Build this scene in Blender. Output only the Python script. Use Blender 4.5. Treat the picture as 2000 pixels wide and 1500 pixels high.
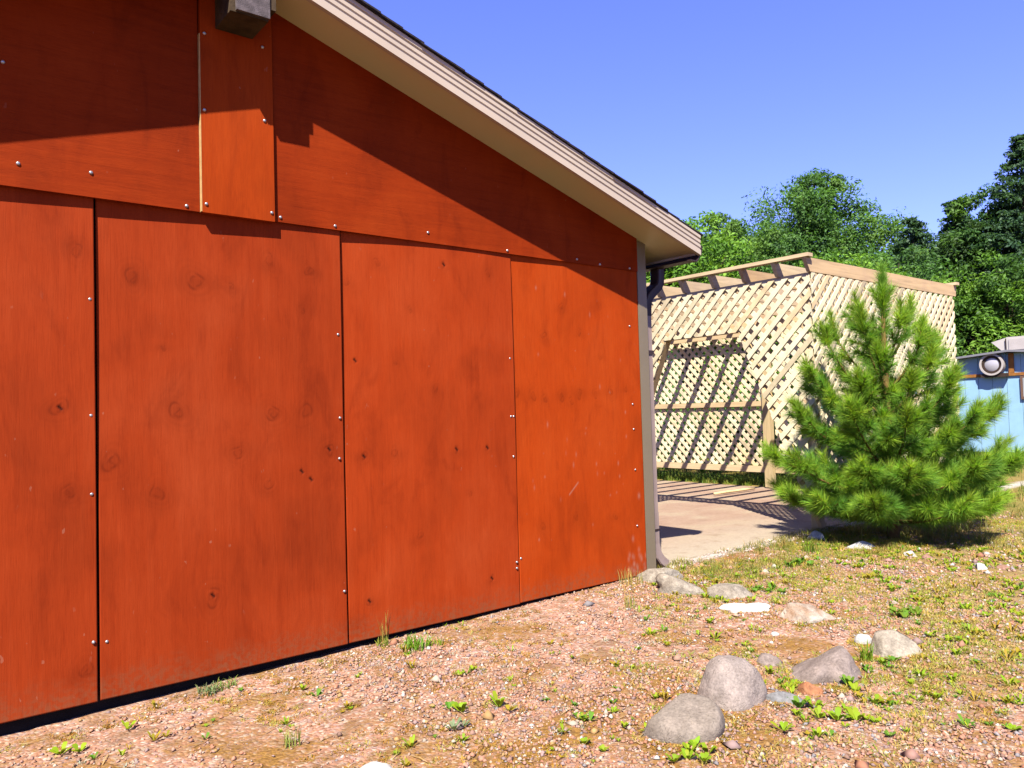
import bpy, math, random
import numpy as np
from mathutils import Vector, Matrix

for o in list(bpy.data.objects):
    bpy.data.objects.remove(o, do_unlink=True)
scene = bpy.context.scene
COL = scene.collection

# ------------------------------------------------------------------ camera
cam_data = bpy.data.cameras.new('camera')
cam = bpy.data.objects.new('camera', cam_data)
COL.objects.link(cam)
cam_data.sensor_width = 36.0
cam_data.lens = 27.0
cam_data.clip_start = 0.05
cam_data.clip_end = 2000
CR = Vector((0.778, -0.627, -0.029)); CF = Vector((0.628, 0.777, 0.036))
CF.normalize(); CU = CR.cross(CF).normalized(); CR = CF.cross(CU).normalized()
m3 = Matrix((CR, CU, -CF)).transposed()
cam.matrix_world = Matrix.Translation((-4.391, -3.926, 1.246)) @ m3.to_4x4()
scene.camera = cam

# ------------------------------------------------------------------ world + sun
SUN_TRAVEL = Vector((1.2, 1.0, -1.95)).normalized()
elev = math.asin(-SUN_TRAVEL.z)
azim = math.atan2(-SUN_TRAVEL.x, -SUN_TRAVEL.y)
world = bpy.data.worlds.new('World')
scene.world = world
world.use_nodes = True
wn = world.node_tree
wn.nodes.clear()
sky = wn.nodes.new('ShaderNodeTexSky')
sky.sky_type = 'NISHITA'
sky.sun_disc = False
sky.sun_elevation = elev
sky.sun_rotation = azim
sky.altitude = 200
sky.air_density = 1.0
sky.dust_density = 0.3
sky.ozone_density = 3.0
bg = wn.nodes.new('ShaderNodeBackground')
bg.inputs['Strength'].default_value = 0.06
wo = wn.nodes.new('ShaderNodeOutputWorld')
tint = wn.nodes.new('ShaderNodeMix'); tint.data_type = 'RGBA'; tint.blend_type = 'MULTIPLY'
tint.inputs[0].default_value = 1.0
tint.inputs[7].default_value = (0.76, 0.70, 1.35, 1)     # the deep violet-blue of this sky
wn.links.new(sky.outputs[0], tint.inputs[6])
wn.links.new(tint.outputs[2], bg.inputs['Color'])
wn.links.new(bg.outputs[0], wo.inputs['Surface'])

sun_d = bpy.data.lights.new('sun', 'SUN')
sun_d.energy = 5.0
sun_d.angle = math.radians(0.5)
sun_d.color = (1.0, 0.93, 0.79)
sun = bpy.data.objects.new('sun', sun_d)
COL.objects.link(sun)
sun.rotation_euler = SUN_TRAVEL.to_track_quat('-Z', 'Y').to_euler()
sun.location = (-10, -10, 20)

vs = scene.view_settings
vs.view_transform = 'Standard'
vs.look = 'None'
vs.exposure = 2.05
vs.gamma = 1.0
vs.use_curve_mapping = False
scene.cycles.max_bounces = 6
scene.cycles.transparent_max_bounces = 8

# ------------------------------------------------------------------ helpers
def mesh(name, verts, faces, smooth=False):
    me = bpy.data.meshes.new(name)
    me.from_pydata([tuple(map(float, v)) for v in verts], [], [tuple(map(int, f)) for f in faces])
    me.update()
    if smooth:
        me.polygons.foreach_set('use_smooth', [True] * len(me.polygons))
    return me

def mesh_np(name, V, F, smooth=False, col=None, attr='tint'):
    """V (n,3) float, F (m,k) int, all faces of k corners; col (n,3) optional point colour"""
    V = np.ascontiguousarray(V, np.float32); F = np.ascontiguousarray(F, np.int32)
    me = bpy.data.meshes.new(name)
    n, (m, k) = len(V), F.shape
    me.vertices.add(n); me.vertices.foreach_set('co', V.ravel())
    me.loops.add(m * k); me.loops.foreach_set('vertex_index', F.ravel())
    me.polygons.add(m)
    me.polygons.foreach_set('loop_start', np.arange(0, m * k, k, dtype=np.int32))
    if smooth:
        me.polygons.foreach_set('use_smooth', np.ones(m, bool))
    me.update(calc_edges=True)
    if col is not None:
        c = np.ones((n, 4), np.float32); c[:, :3] = col
        a = me.color_attributes.new(attr, 'FLOAT_COLOR', 'POINT')
        a.data.foreach_set('color', c.ravel())
    return me

def add(name, me, mat, parent=None, label=None, cat=None, group=None, kind=None, loc=None):
    o = bpy.data.objects.new(name, me)
    COL.objects.link(o)
    if mat is not None and me is not None and len(me.materials) == 0:
        me.materials.append(mat)
    if parent is not None:
        o.parent = parent
        if parent.parent is None and parent.type == 'EMPTY':
            o.location = -Vector(parent.location)
    if loc is not None:
        o.location = loc
    if label: o['label'] = label
    if cat: o['category'] = cat
    if group: o['group'] = group
    if kind: o['kind'] = kind
    return o

def thing(name, loc, label, cat, group=None):
    o = bpy.data.objects.new(name, None)
    COL.objects.link(o)
    o.location = loc
    o.empty_display_size = 0.1
    o['label'] = label; o['category'] = cat
    if group: o['group'] = group
    return o

BF = [(0, 3, 2, 1), (4, 5, 6, 7), (0, 1, 5, 4), (1, 2, 6, 5), (2, 3, 7, 6), (3, 0, 4, 7)]
def box_me(name, x0, x1, y0, y1, z0, z1):
    return mesh(name, [(x0, y0, z0), (x1, y0, z0), (x1, y1, z0), (x0, y1, z0),
                       (x0, y0, z1), (x1, y0, z1), (x1, y1, z1), (x0, y1, z1)], BF)

def boxo(name, b, mat, parent, **kw):
    return add(name, box_me(name, *b), mat, parent, **kw)

def prism_y(name, poly, y0, y1):
    """poly [(x,z)] counter-clockwise seen from -Y, from y0 (front) to y1"""
    n = len(poly)
    V = [(x, y0, z) for x, z in poly] + [(x, y1, z) for x, z in poly]
    F = [tuple(range(n)), tuple(range(2 * n - 1, n - 1, -1))]
    F += [(i + n, (i + 1) % n + n, (i + 1) % n, i) for i in range(n)]
    return mesh(name, V, F)

def prism_x(name, poly, x0, x1):
    """poly [(y,z)]"""
    n = len(poly)
    V = [(x0, y, z) for y, z in poly] + [(x1, y, z) for y, z in poly]
    F = [tuple(range(n - 1, -1, -1)), tuple(range(n, 2 * n))]
    F += [(i, (i + 1) % n, (i + 1) % n + n, i + n) for i in range(n)]
    me = mesh(name, V, F)
    return me

def tube(pts, rads, sides=8, cap=True):
    """swept tube, returns V,F lists"""
    V, F = [], []
    pts = [Vector(p) for p in pts]
    prev = None
    for i, p in enumerate(pts):
        t = (pts[min(i + 1, len(pts) - 1)] - pts[max(i - 1, 0)]).normalized()
        ref = Vector((0, 0, 1)) if abs(t.z) < 0.9 else Vector((1, 0, 0))
        if prev is None:
            a = t.cross(ref).normalized()
        else:
            a = (prev - t * prev.dot(t)).normalized()
        prev = a
        b = t.cross(a)
        for k in range(sides):
            w = 2 * math.pi * k / sides
            V.append(p + (a * math.cos(w) + b * math.sin(w)) * rads[i])
    for i in range(len(pts) - 1):
        for k in range(sides):
            k2 = (k + 1) % sides
            F.append((i * sides + k, i * sides + k2, (i + 1) * sides + k2, (i + 1) * sides + k))
    if cap:
        F.append(tuple(range(sides - 1, -1, -1)))
        F.append(tuple(range((len(pts) - 1) * sides, len(pts) * sides)))
    return V, F

def vnoise(x, y, seed=0):
    """cheap smooth 2d noise, numpy"""
    x = np.asarray(x, float); y = np.asarray(y, float)
    xi = np.floor(x).astype(int); yi = np.floor(y).astype(int)
    fx = x - xi; fy = y - yi
    fx = fx * fx * (3 - 2 * fx); fy = fy * fy * (3 - 2 * fy)
    def h(a, b):
        n = (a * 374761393 + b * 668265263 + seed * 1442695041) & 0x7fffffff
        n = ((n ^ (n >> 13)) * 1274126177) & 0x7fffffff
        return ((n ^ (n >> 16)) & 0xffff) / 65535.0
    return (h(xi, yi) * (1 - fx) + h(xi + 1, yi) * fx) * (1 - fy) + (h(xi, yi + 1) * (1 - fx) + h(xi + 1, yi + 1) * fx) * fy

# ------------------------------------------------------------------ materials
REFL = 0.34
class NT:
    def __init__(self, name, rough=0.7, spec=0.3, k=1.0):
        self.k = k
        self.mat = bpy.data.materials.new(name)
        self.mat.use_nodes = True
        self.t = self.mat.node_tree
        self.b = self.t.nodes['Principled BSDF']
        self.b.inputs['Roughness'].default_value = rough
        self.b.inputs['Specular IOR Level'].default_value = spec
        self.co = None
    def n(self, typ, **kw):
        nd = self.t.nodes.new(typ)
        for k, v in kw.items(): setattr(nd, k, v)
        return nd
    def l(self, a, b): self.t.links.new(a, b)
    def coord(self, scale=(1, 1, 1)):
        tc = self.n('ShaderNodeTexCoord'); mp = self.n('ShaderNodeMapping')
        mp.inputs['Scale'].default_value = scale
        self.l(tc.outputs['Object'], mp.inputs['Vector'])
        return mp.outputs[0]
    def noise(self, scale, detail=4, rough=0.55, vec=None, dist=0.0):
        nd = self.n('ShaderNodeTexNoise')
        nd.inputs['Scale'].default_value = scale
        nd.inputs['Detail'].default_value = detail
        nd.inputs['Roughness'].default_value = rough
        nd.inputs['Distortion'].default_value = dist
        if vec is None: vec = self.coord()
        self.l(vec, nd.inputs['Vector'])
        return nd.outputs['Fac']
    def ramp(self, fac, stops, interp='LINEAR'):
        r = self.n('ShaderNodeValToRGB')
        r.color_ramp.interpolation = interp
        el = r.color_ramp.elements
        while len(el) < len(stops): el.new(0.5)
        for e, (p, c) in zip(el, stops):
            e.position = p; e.color = (*c, 1) if len(c) == 3 else c
        self.l(fac, r.inputs[0])
        return r.outputs[0]
    def mix(self, a, b, fac, mode='MIX'):
        m = self.n('ShaderNodeMix', data_type='RGBA', blend_type=mode)
        for s, v in ((m.inputs[0], fac), (m.inputs[6], a), (m.inputs[7], b)):
            if hasattr(v, 'is_output') or isinstance(v, bpy.types.NodeSocket): self.l(v, s)
            elif isinstance(v, (int, float)): s.default_value = v
            else: s.default_value = (*v, 1)
        return m.outputs[2]
    def math(self, op, a, b=0.0):
        m = self.n('ShaderNodeMath', operation=op)
        for s, v in ((m.inputs[0], a), (m.inputs[1], b)):
            if isinstance(v, bpy.types.NodeSocket): self.l(v, s)
            else: s.default_value = v
        return m.outputs[0]
    def rng(self, v, a, b, c, d):
        m = self.n('ShaderNodeMapRange')
        self.l(v, m.inputs[0])
        for i, x in zip((1, 2, 3, 4), (a, b, c, d)): m.inputs[i].default_value = x
        return m.outputs[0]
    def bump(self, h, strength=0.3, dist=0.01, prev=None):
        bp = self.n('ShaderNodeBump')
        bp.inputs['Strength'].default_value = strength
        bp.inputs['Distance'].default_value = dist
        self.l(h, bp.inputs['Height'])
        if prev is not None: self.l(prev, bp.inputs['Normal'])
        return bp.outputs[0]
    def color(self, c):
        # all colours below are written as seen in the photograph's bright exposure; REFL brings them to real reflectances
        c = self.mix(c, (REFL * self.k,) * 3, 1.0, 'MULTIPLY')
        self.l(c, self.b.inputs['Base Color'])
        return c
    def normal(self, s): self.l(s, self.b.inputs['Normal'])
    def attr(self, name):
        a = self.n('ShaderNodeAttribute'); a.attribute_name = name
        return a
    def rand(self):
        return self.n('ShaderNodeObjectInfo').outputs['Random']

def plywood(name, base, dark, light, horiz=False, knot=True):
    t = NT(name, rough=0.75, spec=0.05)
    sc = (1.2, 9, 22) if horiz else (22, 9, 1.0)
    v = t.coord(sc)
    g = t.noise(1.6, 6, 0.6, v, 0.6)
    fine = t.noise(7.0, 3, 0.6, t.coord((3, 9, 40) if horiz else (40, 9, 1.6)))
    blot = t.noise(1.7, 4, 0.55, t.coord((1, 1, 0.8)), 0.4)
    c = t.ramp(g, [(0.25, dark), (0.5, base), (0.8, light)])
    c = t.mix(c, base, 0.45)
    c = t.mix(c, t.ramp(blot, [(0.28, tuple(x * 0.58 for x in base)), (0.5, base), (0.74, light)]), 0.55)
    c = t.mix(c, t.ramp(fine, [(0.3, (0.76, 0.70, 0.66)), (0.52, (1, 1, 1)), (0.75, (1.1, 1.1, 1.12))]), 0.5, 'MULTIPLY')
    # uneven stain coats, faded streaks and dirt splashed up from the gravel
    st1 = t.noise(3.2, 6, 0.65, t.coord((1.6, 1, 0.55)), 0.8)
    c = t.mix(c, t.ramp(st1, [(0.30, (0.66, 0.58, 0.55)), (0.47, (0.97, 0.95, 0.95)), (0.60, (1.02, 1.03, 1.05)), (0.78, (1.14, 1.28, 1.6))]), 0.62, 'MULTIPLY')
    sx = t.n('ShaderNodeSeparateXYZ'); t.l(t.n('ShaderNodeTexCoord').outputs['Object'], sx.inputs[0])
    spl = t.math('MULTIPLY', t.rng(t.math('ADD', sx.outputs[2], t.math('MULTIPLY', t.noise(7, 5, 0.7), 0.22)), 0.10, 0.26, 1, 0), t.rng(t.noise(45, 3), 0.4, 0.62, 0.1, 0.6))
    c = t.mix(c, (0.30, 0.13, 0.06), spl)
    # small pale chips and scuffs in the paint
    chip = t.noise(38, 2, 0.5, t.coord((1, 1, 0.45)))
    chipm = t.math('MULTIPLY', t.rng(chip, 0.735, 0.75, 0, 1), t.rng(t.noise(2.3, 2), 0.45, 0.6, 0.0, 0.35))
    c = t.mix(c, (0.60, 0.28, 0.18), chipm)
    h = t.math('ADD', t.math('MULTIPLY', g, 0.7), t.math('MULTIPLY', fine, 0.5))
    if knot:
        a = t.attr('tint')
        sep = t.n('ShaderNodeSeparateColor'); t.l(a.outputs['Color'], sep.inputs[0])
        c = t.mix(c, tuple(x * 0.36 for x in dark), t.math('MULTIPLY', sep.outputs[0], 0.9))
        c = t.mix(c, (0.012, 0.004, 0.003), sep.outputs[1])
        c = t.mix(c, (0.62, 0.36, 0.26), sep.outputs[2])
    t.color(c)
    t.normal(t.bump(h, 0.35, 0.004))
    return t.mat

RED = (0.47, 0.054, 0.008); RED_D = (0.33, 0.029, 0.004); RED_L = (0.56, 0.084, 0.020)
M_PLY = plywood('red_plywood', RED, RED_D, RED_L)
M_PLY2 = plywood('orange_red_plywood', (0.60, 0.071, 0.005), (0.46, 0.044, 0.002), (0.66, 0.098, 0.013))
M_PLY3 = plywood('warm_red_plywood', (0.53, 0.061, 0.008), (0.39, 0.036, 0.004), (0.61, 0.092, 0.020))
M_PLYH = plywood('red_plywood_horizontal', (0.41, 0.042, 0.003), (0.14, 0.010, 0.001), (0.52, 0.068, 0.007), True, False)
M_PLYB = plywood('red_board', (0.54, 0.065, 0.004), (0.37, 0.032, 0.002), (0.60, 0.085, 0.010), False, False)

def simple(name, c, rough=0.6, spec=0.3, var=0.12, scale=6, bump=0.0, metal=0.0):
    t = NT(name, rough, spec)
    f = t.noise(scale, 5)
    d = tuple(x * (1 - var) for x in c); l = tuple(min(1, x * (1 + var)) for x in c)
    t.color(t.ramp(f, [(0.3, d), (0.7, l)]))
    t.b.inputs['Metallic'].default_value = metal
    if bump: t.normal(t.bump(t.noise(scale * 8, 4), bump, 0.005))
    return t.mat

M_SOFFIT = simple('tan_soffit_metal', (1.25, 0.98, 0.55), 0.38, 0.4, 0.04, 1.5)
M_FASCIA = simple('cream_fascia_metal', (0.80, 0.66, 0.52), 0.5, 0.4, 0.06, 3)
M_TRIM = simple('taupe_corner_trim', (0.29, 0.23, 0.15), 0.5, 0.4, 0.06, 4)
M_GUTTER = simple('dark_brown_gutter_metal', (0.06, 0.035, 0.04), 0.5, 0.2, 0.12, 5)
M_SPOUT = simple('mauve_brown_downspout', (0.40, 0.30, 0.28), 0.5, 0.3, 0.12, 5)
M_SHINGLE = simple('dark_shingle', (0.05, 0.042, 0.05), 0.95, 0.1, 0.4, 40, 0.6)
M_FOUND = simple('dark_foundation', (0.03, 0.026, 0.025), 0.95, 0.05, 0.3, 10, 0.3)
M_BEAM = simple('weathered_beam', (0.10, 0.065, 0.035), 0.85, 0.15, 0.5, 9, 0.5)
M_BEAMCAP = simple('grey_beam_end', (0.17, 0.14, 0.15), 0.85, 0.15, 0.45, 25, 0.5)
M_SCREW = simple('zinc_screw', (0.75, 0.74, 0.76), 0.3, 0.6, 0.05, 20, 0, 0.7)
M_RAW = simple('raw_plywood_edge', (0.80, 0.52, 0.22), 0.8, 0.1, 0.15, 30)

def lumber(name, c, var=0.2, axis='X', greyness=0.0):
    t = NT(name, 0.75, 0.2, 1.3)
    s = {'X': (1.5, 30, 30), 'Y': (30, 1.5, 30), 'Z': (30, 30, 1.5), 'N': (9, 9, 9)}[axis]
    g = t.noise(1.3, 5, 0.6, t.coord(s), 0.5)
    d = tuple(x * (1 - var * 1.3) for x in c); l = tuple(min(1, x * (1 + var * 0.6)) for x in c)
    col = t.ramp(g, [(0.28, d), (0.55, c), (0.8, l)])
    b = t.noise(2.2, 3)
    col = t.mix(col, (0.52, 0.37, 0.28), t.math('MULTIPLY', t.rng(b, 0.52, 0.72, 0, 1), 0.5))
    r = t.rand()
    col = t.mix(col, t.ramp(r, [(0, (0.70, 0.66, 0.60)), (0.2, (0.92, 0.88, 0.82)), (0.5, (1, 1, 1)), (0.8, (1.06, 1.05, 1.0)), (0.9, (1.0, 0.90, 0.78)), (1, (0.88, 0.74, 0.58))]), 0.9, 'MULTIPLY')
    t.color(col)
    t.normal(t.bump(g, 0.25, 0.004))
    return t.mat
M_LATT = lumber('lattice_pine', (0.90, 0.80, 0.56), 0.16, 'N')
M_RAFT = lumber('rafter_pine', (0.72, 0.55, 0.35), 0.22, 'X')
M_RAILY = lumber('rail_pine', (0.74, 0.57, 0.35), 0.2, 'Y')
M_POST = lumber('post_pine', (0.76, 0.61, 0.36), 0.18, 'Z')

# ------------------------------------------------------------------ ground
def gz(x, y):
    x = np.asarray(x, float); y = np.asarray(y, float)
    z = -0.065 * np.clip(-x / 4, 0, 1.2)
    near = np.clip((-y - 0.05) / 0.5, 0, 1)
    u = (vnoise(x * 1.1, y * 1.1, 3) - 0.5) * 0.035 + (vnoise(x * 4, y * 4, 5) - 0.5) * 0.016
    z = z + u * near
    # the soil stays below the slab and below the house
    s = np.clip((y - 0.12) / 0.12, 0, 1) * np.clip((x + 0.2) / 0.3, 0, 1) * np.clip((6.05 - x) / 0.15, 0, 1)
    z = z - 0.05 * s
    far = np.clip((x - 6.2) / 6, 0, 1)
    z = z + (vnoise(x * 0.4, y * 0.4, 9) - 0.5) * 0.06 * far
    return z

def axis_coords(a, b, step, lim):
    c = list(np.arange(a, b + 1e-6, step))
    s = step; p = b
    while p < lim:
        s *= 1.22; p += s; c.append(p)
    s = step; p = a
    while p > -lim:
        s *= 1.22; p -= s; c.insert(0, p)
    return np.array(c)
gx = axis_coords(-5.2, 6.6, 0.05, 900); gy = axis_coords(-4.2, 4.0, 0.05, 900)
GX, GY = np.meshgrid(gx, gy)
GZ = gz(GX, GY)
GZ += np.where((GX > -5) & (GX < 4) & (GY < 0), (np.random.RandomState(1).rand(*GX.shape) - 0.5) * 0.010, 0)
nx, ny = len(gx), len(gy)
idx = np.arange(nx * ny).reshape(ny, nx)
F = np.stack([idx[:-1, :-1], idx[:-1, 1:], idx[1:, 1:], idx[1:, :-1]], -1).reshape(-1, 4)

t = NT('gravel_ground', 0.95, 0.12, 1.18)
vo = t.n('ShaderNodeTexVoronoi'); vo.inputs['Scale'].default_value = 75
t.l(t.coord(), vo.inputs['Vector'])
vs2 = t.n('ShaderNodeSeparateColor'); t.l(vo.outputs['Color'], vs2.inputs[0])
gcol = t.ramp(vs2.outputs[0], [(0.0, (0.30, 0.165, 0.115)), (0.25, (0.48, 0.235, 0.15)), (0.5, (0.54, 0.30, 0.20)),
                               (0.72, (0.40, 0.27, 0.25)), (0.9, (0.60, 0.45, 0.34)), (1, (0.66, 0.58, 0.50))])
soil = t.ramp(t.noise(26, 5), [(0.3, (0.15, 0.085, 0.04)), (0.7, (0.34, 0.20, 0.11))])
moss = t.ramp(t.noise(60, 4), [(0.3, (0.17, 0.085, 0.018)), (0.6, (0.34, 0.18, 0.035)), (0.8, (0.46, 0.29, 0.06))])
mm = t.math('ADD', t.noise(1.5, 6, 0.62, t.coord(), 0.8), t.math('MULTIPLY', t.math('SUBTRACT', t.noise(38, 3), 0.5), 0.34))
c = t.mix(gcol, soil, t.rng(t.noise(9, 4), 0.5, 0.7, 0.0, 0.8))
c = t.mix(c, moss, t.rng(mm, 0.46, 0.62, 0.0, 0.9))
tc = t.n('ShaderNodeTexCoord'); sp = t.n('ShaderNodeSeparateXYZ'); t.l(tc.outputs['Object'], sp.inputs[0])
straw = t.ramp(t.noise(14, 5, 0.6, t.coord((1, 1, 1)), 1.0), [(0.3, (0.19, 0.105, 0.035)), (0.6, (0.40, 0.26, 0.10)), (0.8, (0.50, 0.38, 0.17))])
gr = t.ramp(t.noise(22, 5), [(0.3, (0.05, 0.08, 0.015)), (0.7, (0.15, 0.19, 0.04))])
far = t.mix(straw, gr, t.rng(t.noise(1.1, 4), 0.42, 0.6, 0.0, 1.0))
c = t.mix(c, far, t.rng(t.math('ADD', sp.outputs[0], t.math('MULTIPLY', t.noise(2.5, 3), 1.2)), 3.2, 4.6, 0.0, 1.0))
rm = t.math('ADD', t.math('SUBTRACT', t.math('MULTIPLY', sp.outputs[0], 0.778), t.math('MULTIPLY', sp.outputs[1], 0.627)), t.math('MULTIPLY', t.noise(1.9, 5), 2.4))
mg = t.ramp(t.noise(30, 5, 0.65), [(0.3, (0.17, 0.12, 0.03)), (0.55, (0.36, 0.27, 0.07)), (0.75, (0.38, 0.36, 0.08))])
c = t.mix(c, mg, t.rng(rm, 2.1, 3.2, 0.0, 0.7))
# pale crushed stone along the slab's edge
em = t.math('MULTIPLY', t.rng(t.math('ABSOLUTE', t.math('SUBTRACT', t.math('ADD', sp.outputs[1], t.math('MULTIPLY', t.noise(6, 3), 0.2)), 0.22)), 0.06, 0.16, 1, 0),
            t.rng(sp.outputs[0], 0.2, 0.4, 0, 1))
c = t.mix(c, t.ramp(vs2.outputs[1], [(0, (0.45, 0.38, 0.32)), (1, (0.78, 0.72, 0.66))]), t.math('MULTIPLY', em, 0.9))
t.color(c)
hh = t.math('SUBTRACT', 1.0, vo.outputs['Distance'])
t.normal(t.bump(t.noise(35, 5), 0.6, 0.012, t.bump(hh, 0.7, 0.008)))
M_GROUND = t.mat
add('ground', mesh_np('ground', np.stack([GX.ravel(), GY.ravel(), GZ.ravel()], 1), F, True), M_GROUND, kind='structure')

# slab of pinkish concrete beyond the house corner
rs = np.random.RandomState(4)
front = []
for i in range(60):
    x = 0.11 + i / 59 * 5.85
    y = 0.20 + 0.05 * (vnoise(x * 2.1, 0.3, 7) - 0.5) + 0.07 * (vnoise(x * 9, 1.3, 8) - 0.5)
    front.append((x, float(y)))
poly = front + [(5.96, 9.0), (0.11, 9.0)]
n = len(poly)
V = [(x, y, -0.015) for x, y in poly] + [(x, y - (0.02 if i < 60 else 0), -0.08) for i, (x, y) in enumerate(poly)]
F = [tuple(range(n))] + [(i, i + n, (i + 1) % n + n, (i + 1) % n) for i in range(n)]
t = NT('pink_concrete', 0.88, 0.2, 1.0)
b1 = t.noise(1.3, 5, 0.6, t.coord((1, 1.6, 1)), 0.5)
c = t.ramp(b1, [(0.3, (0.43, 0.275, 0.20)), (0.5, (0.50, 0.345, 0.25)), (0.72, (0.56, 0.46, 0.32))])
sp2 = t.n('ShaderNodeSeparateXYZ'); t.l(t.n('ShaderNodeTexCoord').outputs['Object'], sp2.inputs[0])
c = t.mix(c, (0.60, 0.53, 0.41), t.math('MULTIPLY', t.rng(t.math('ADD', sp2.outputs[1], t.math('MULTIPLY', b1, 1.2)), 0.8, 1.9, 1, 0), 0.75))
c = t.mix(c, t.ramp(t.noise(40, 5), [(0.3, (0.75, 0.72, 0.7)), (0.6, (1, 1, 1))]), 0.6, 'MULTIPLY')
spot = t.noise(4.5, 5, 0.7)
c = t.mix(c, (0.33, 0.22, 0.15), t.math('MULTIPLY', t.rng(spot, 0.54, 0.70, 0, 1), 0.6))
t.color(c)
t.normal(t.bump(t.noise(70, 4), 0.3, 0.004))
add('patio_slab', mesh('patio_slab', V, F), t.mat, kind='structure')

# ------------------------------------------------------------------ house
RIDGE_X = -3.035; SL = 0.313; OVER = 0.34; EAVE_R = 0.385; EAVE_L = RIDGE_X - (EAVE_R - RIDGE_X)
ZR = 3.479                      # soffit height at the ridge
def soff(x): return ZR - SL * abs(x - RIDGE_X)
house = thing('house', (-3.0, 4.0, -0.06), 'red plywood clad gable house with tan soffit and dark shingled roof', 'house')

# lower panels: front surface y at left/middle/right, bowed
def bow(x, x0, x1, a, b, c):
    u = (x - x0) / (x1 - x0)
    return a * (1 - u) * (1 - 2 * u) + 4 * b * u * (1 - u) + c * u * (2 * u - 1)
KNOTS = [(-3.741, 2.031, 1), (-3.811, 1.321, 1.2), (-3.779, 0.95, 1), (-3.508, 1.935, 1.3), (-3.222, 1.935, 1.5), (-2.852, 2.08, 1), (-2.634, 2.04, 1),
         (-3.317, 1.292, 1.4), (-2.845, 1.273, 1.4), (-2.661, 1.277, 1.3), (-3.604, 1.064, 1.4), (-3.029, 1.078, 1.1), (-2.532, 1.059, 1.2),
         (-3.412, 0.911, 1.2), (-2.873, 0.911, 1.0), (-3.161, 0.377, 1.5), (-3.049, 1.923, 0.6), (-3.376, 1.6, 0.5), (-2.673, 1.829, 0.6),
         (-1.755, 2.16, 0.7), (-2.0, 1.87, 0.6), (-1.421, 2.137, 0.7), (-1.695, 1.026, 0.7), (-2.319, 1.018, 0.8), (-1.459, 1.023, 0.6),
         (-2.127, 1.028, 0.9), (-1.834, 1.398, 0.7), (-1.967, 0.536, 0.8), (-1.447, 0.2, 0.7), (-2.307, 0.207, 0.9), (-1.195, 1.362, 0.9),
         (-1.062, 1.355, 1.0), (-0.96, 1.33, 0.8), (-0.808, 1.341, 1), (-0.72, 1.31, 0.8), (-0.637, 1.357, 1), (-0.485, 1.356, 0.9), (-0.327, 1.373, 0.9), (-0.955, 1.76, 0.9), (-0.618, 1.791, 0.8),
         (-0.404, 1.987, 0.7), (-0.782, 1.963, 0.8), (-0.421, 1.614, 0.6), (-0.699, 0.505, 0.8), (-1.007, 0.47, 0.8), (-0.318, 0.464, 0.8),
         (-0.163, 1.391, 0.8), (-3.715, 0.15, 1.2), (-2.21, 2.13, 0.8), (-2.40, 2.0, 0.6), (-2.1, 1.55, 0.5), (-1.6, 0.75, 0.5)]
HOLES = [(-1.695, 1.026), (-2.319, 1.018), (-1.459, 1.023), (-1.755, 2.16), (-1.447, 0.2), (-2.307, 0.207), (-2.36, 1.56), (-2.69, 0.96), (-2.64, 0.915),
         (-3.161, 0.385), (-2.532, 1.07), (-3.811, 1.321)]
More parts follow.
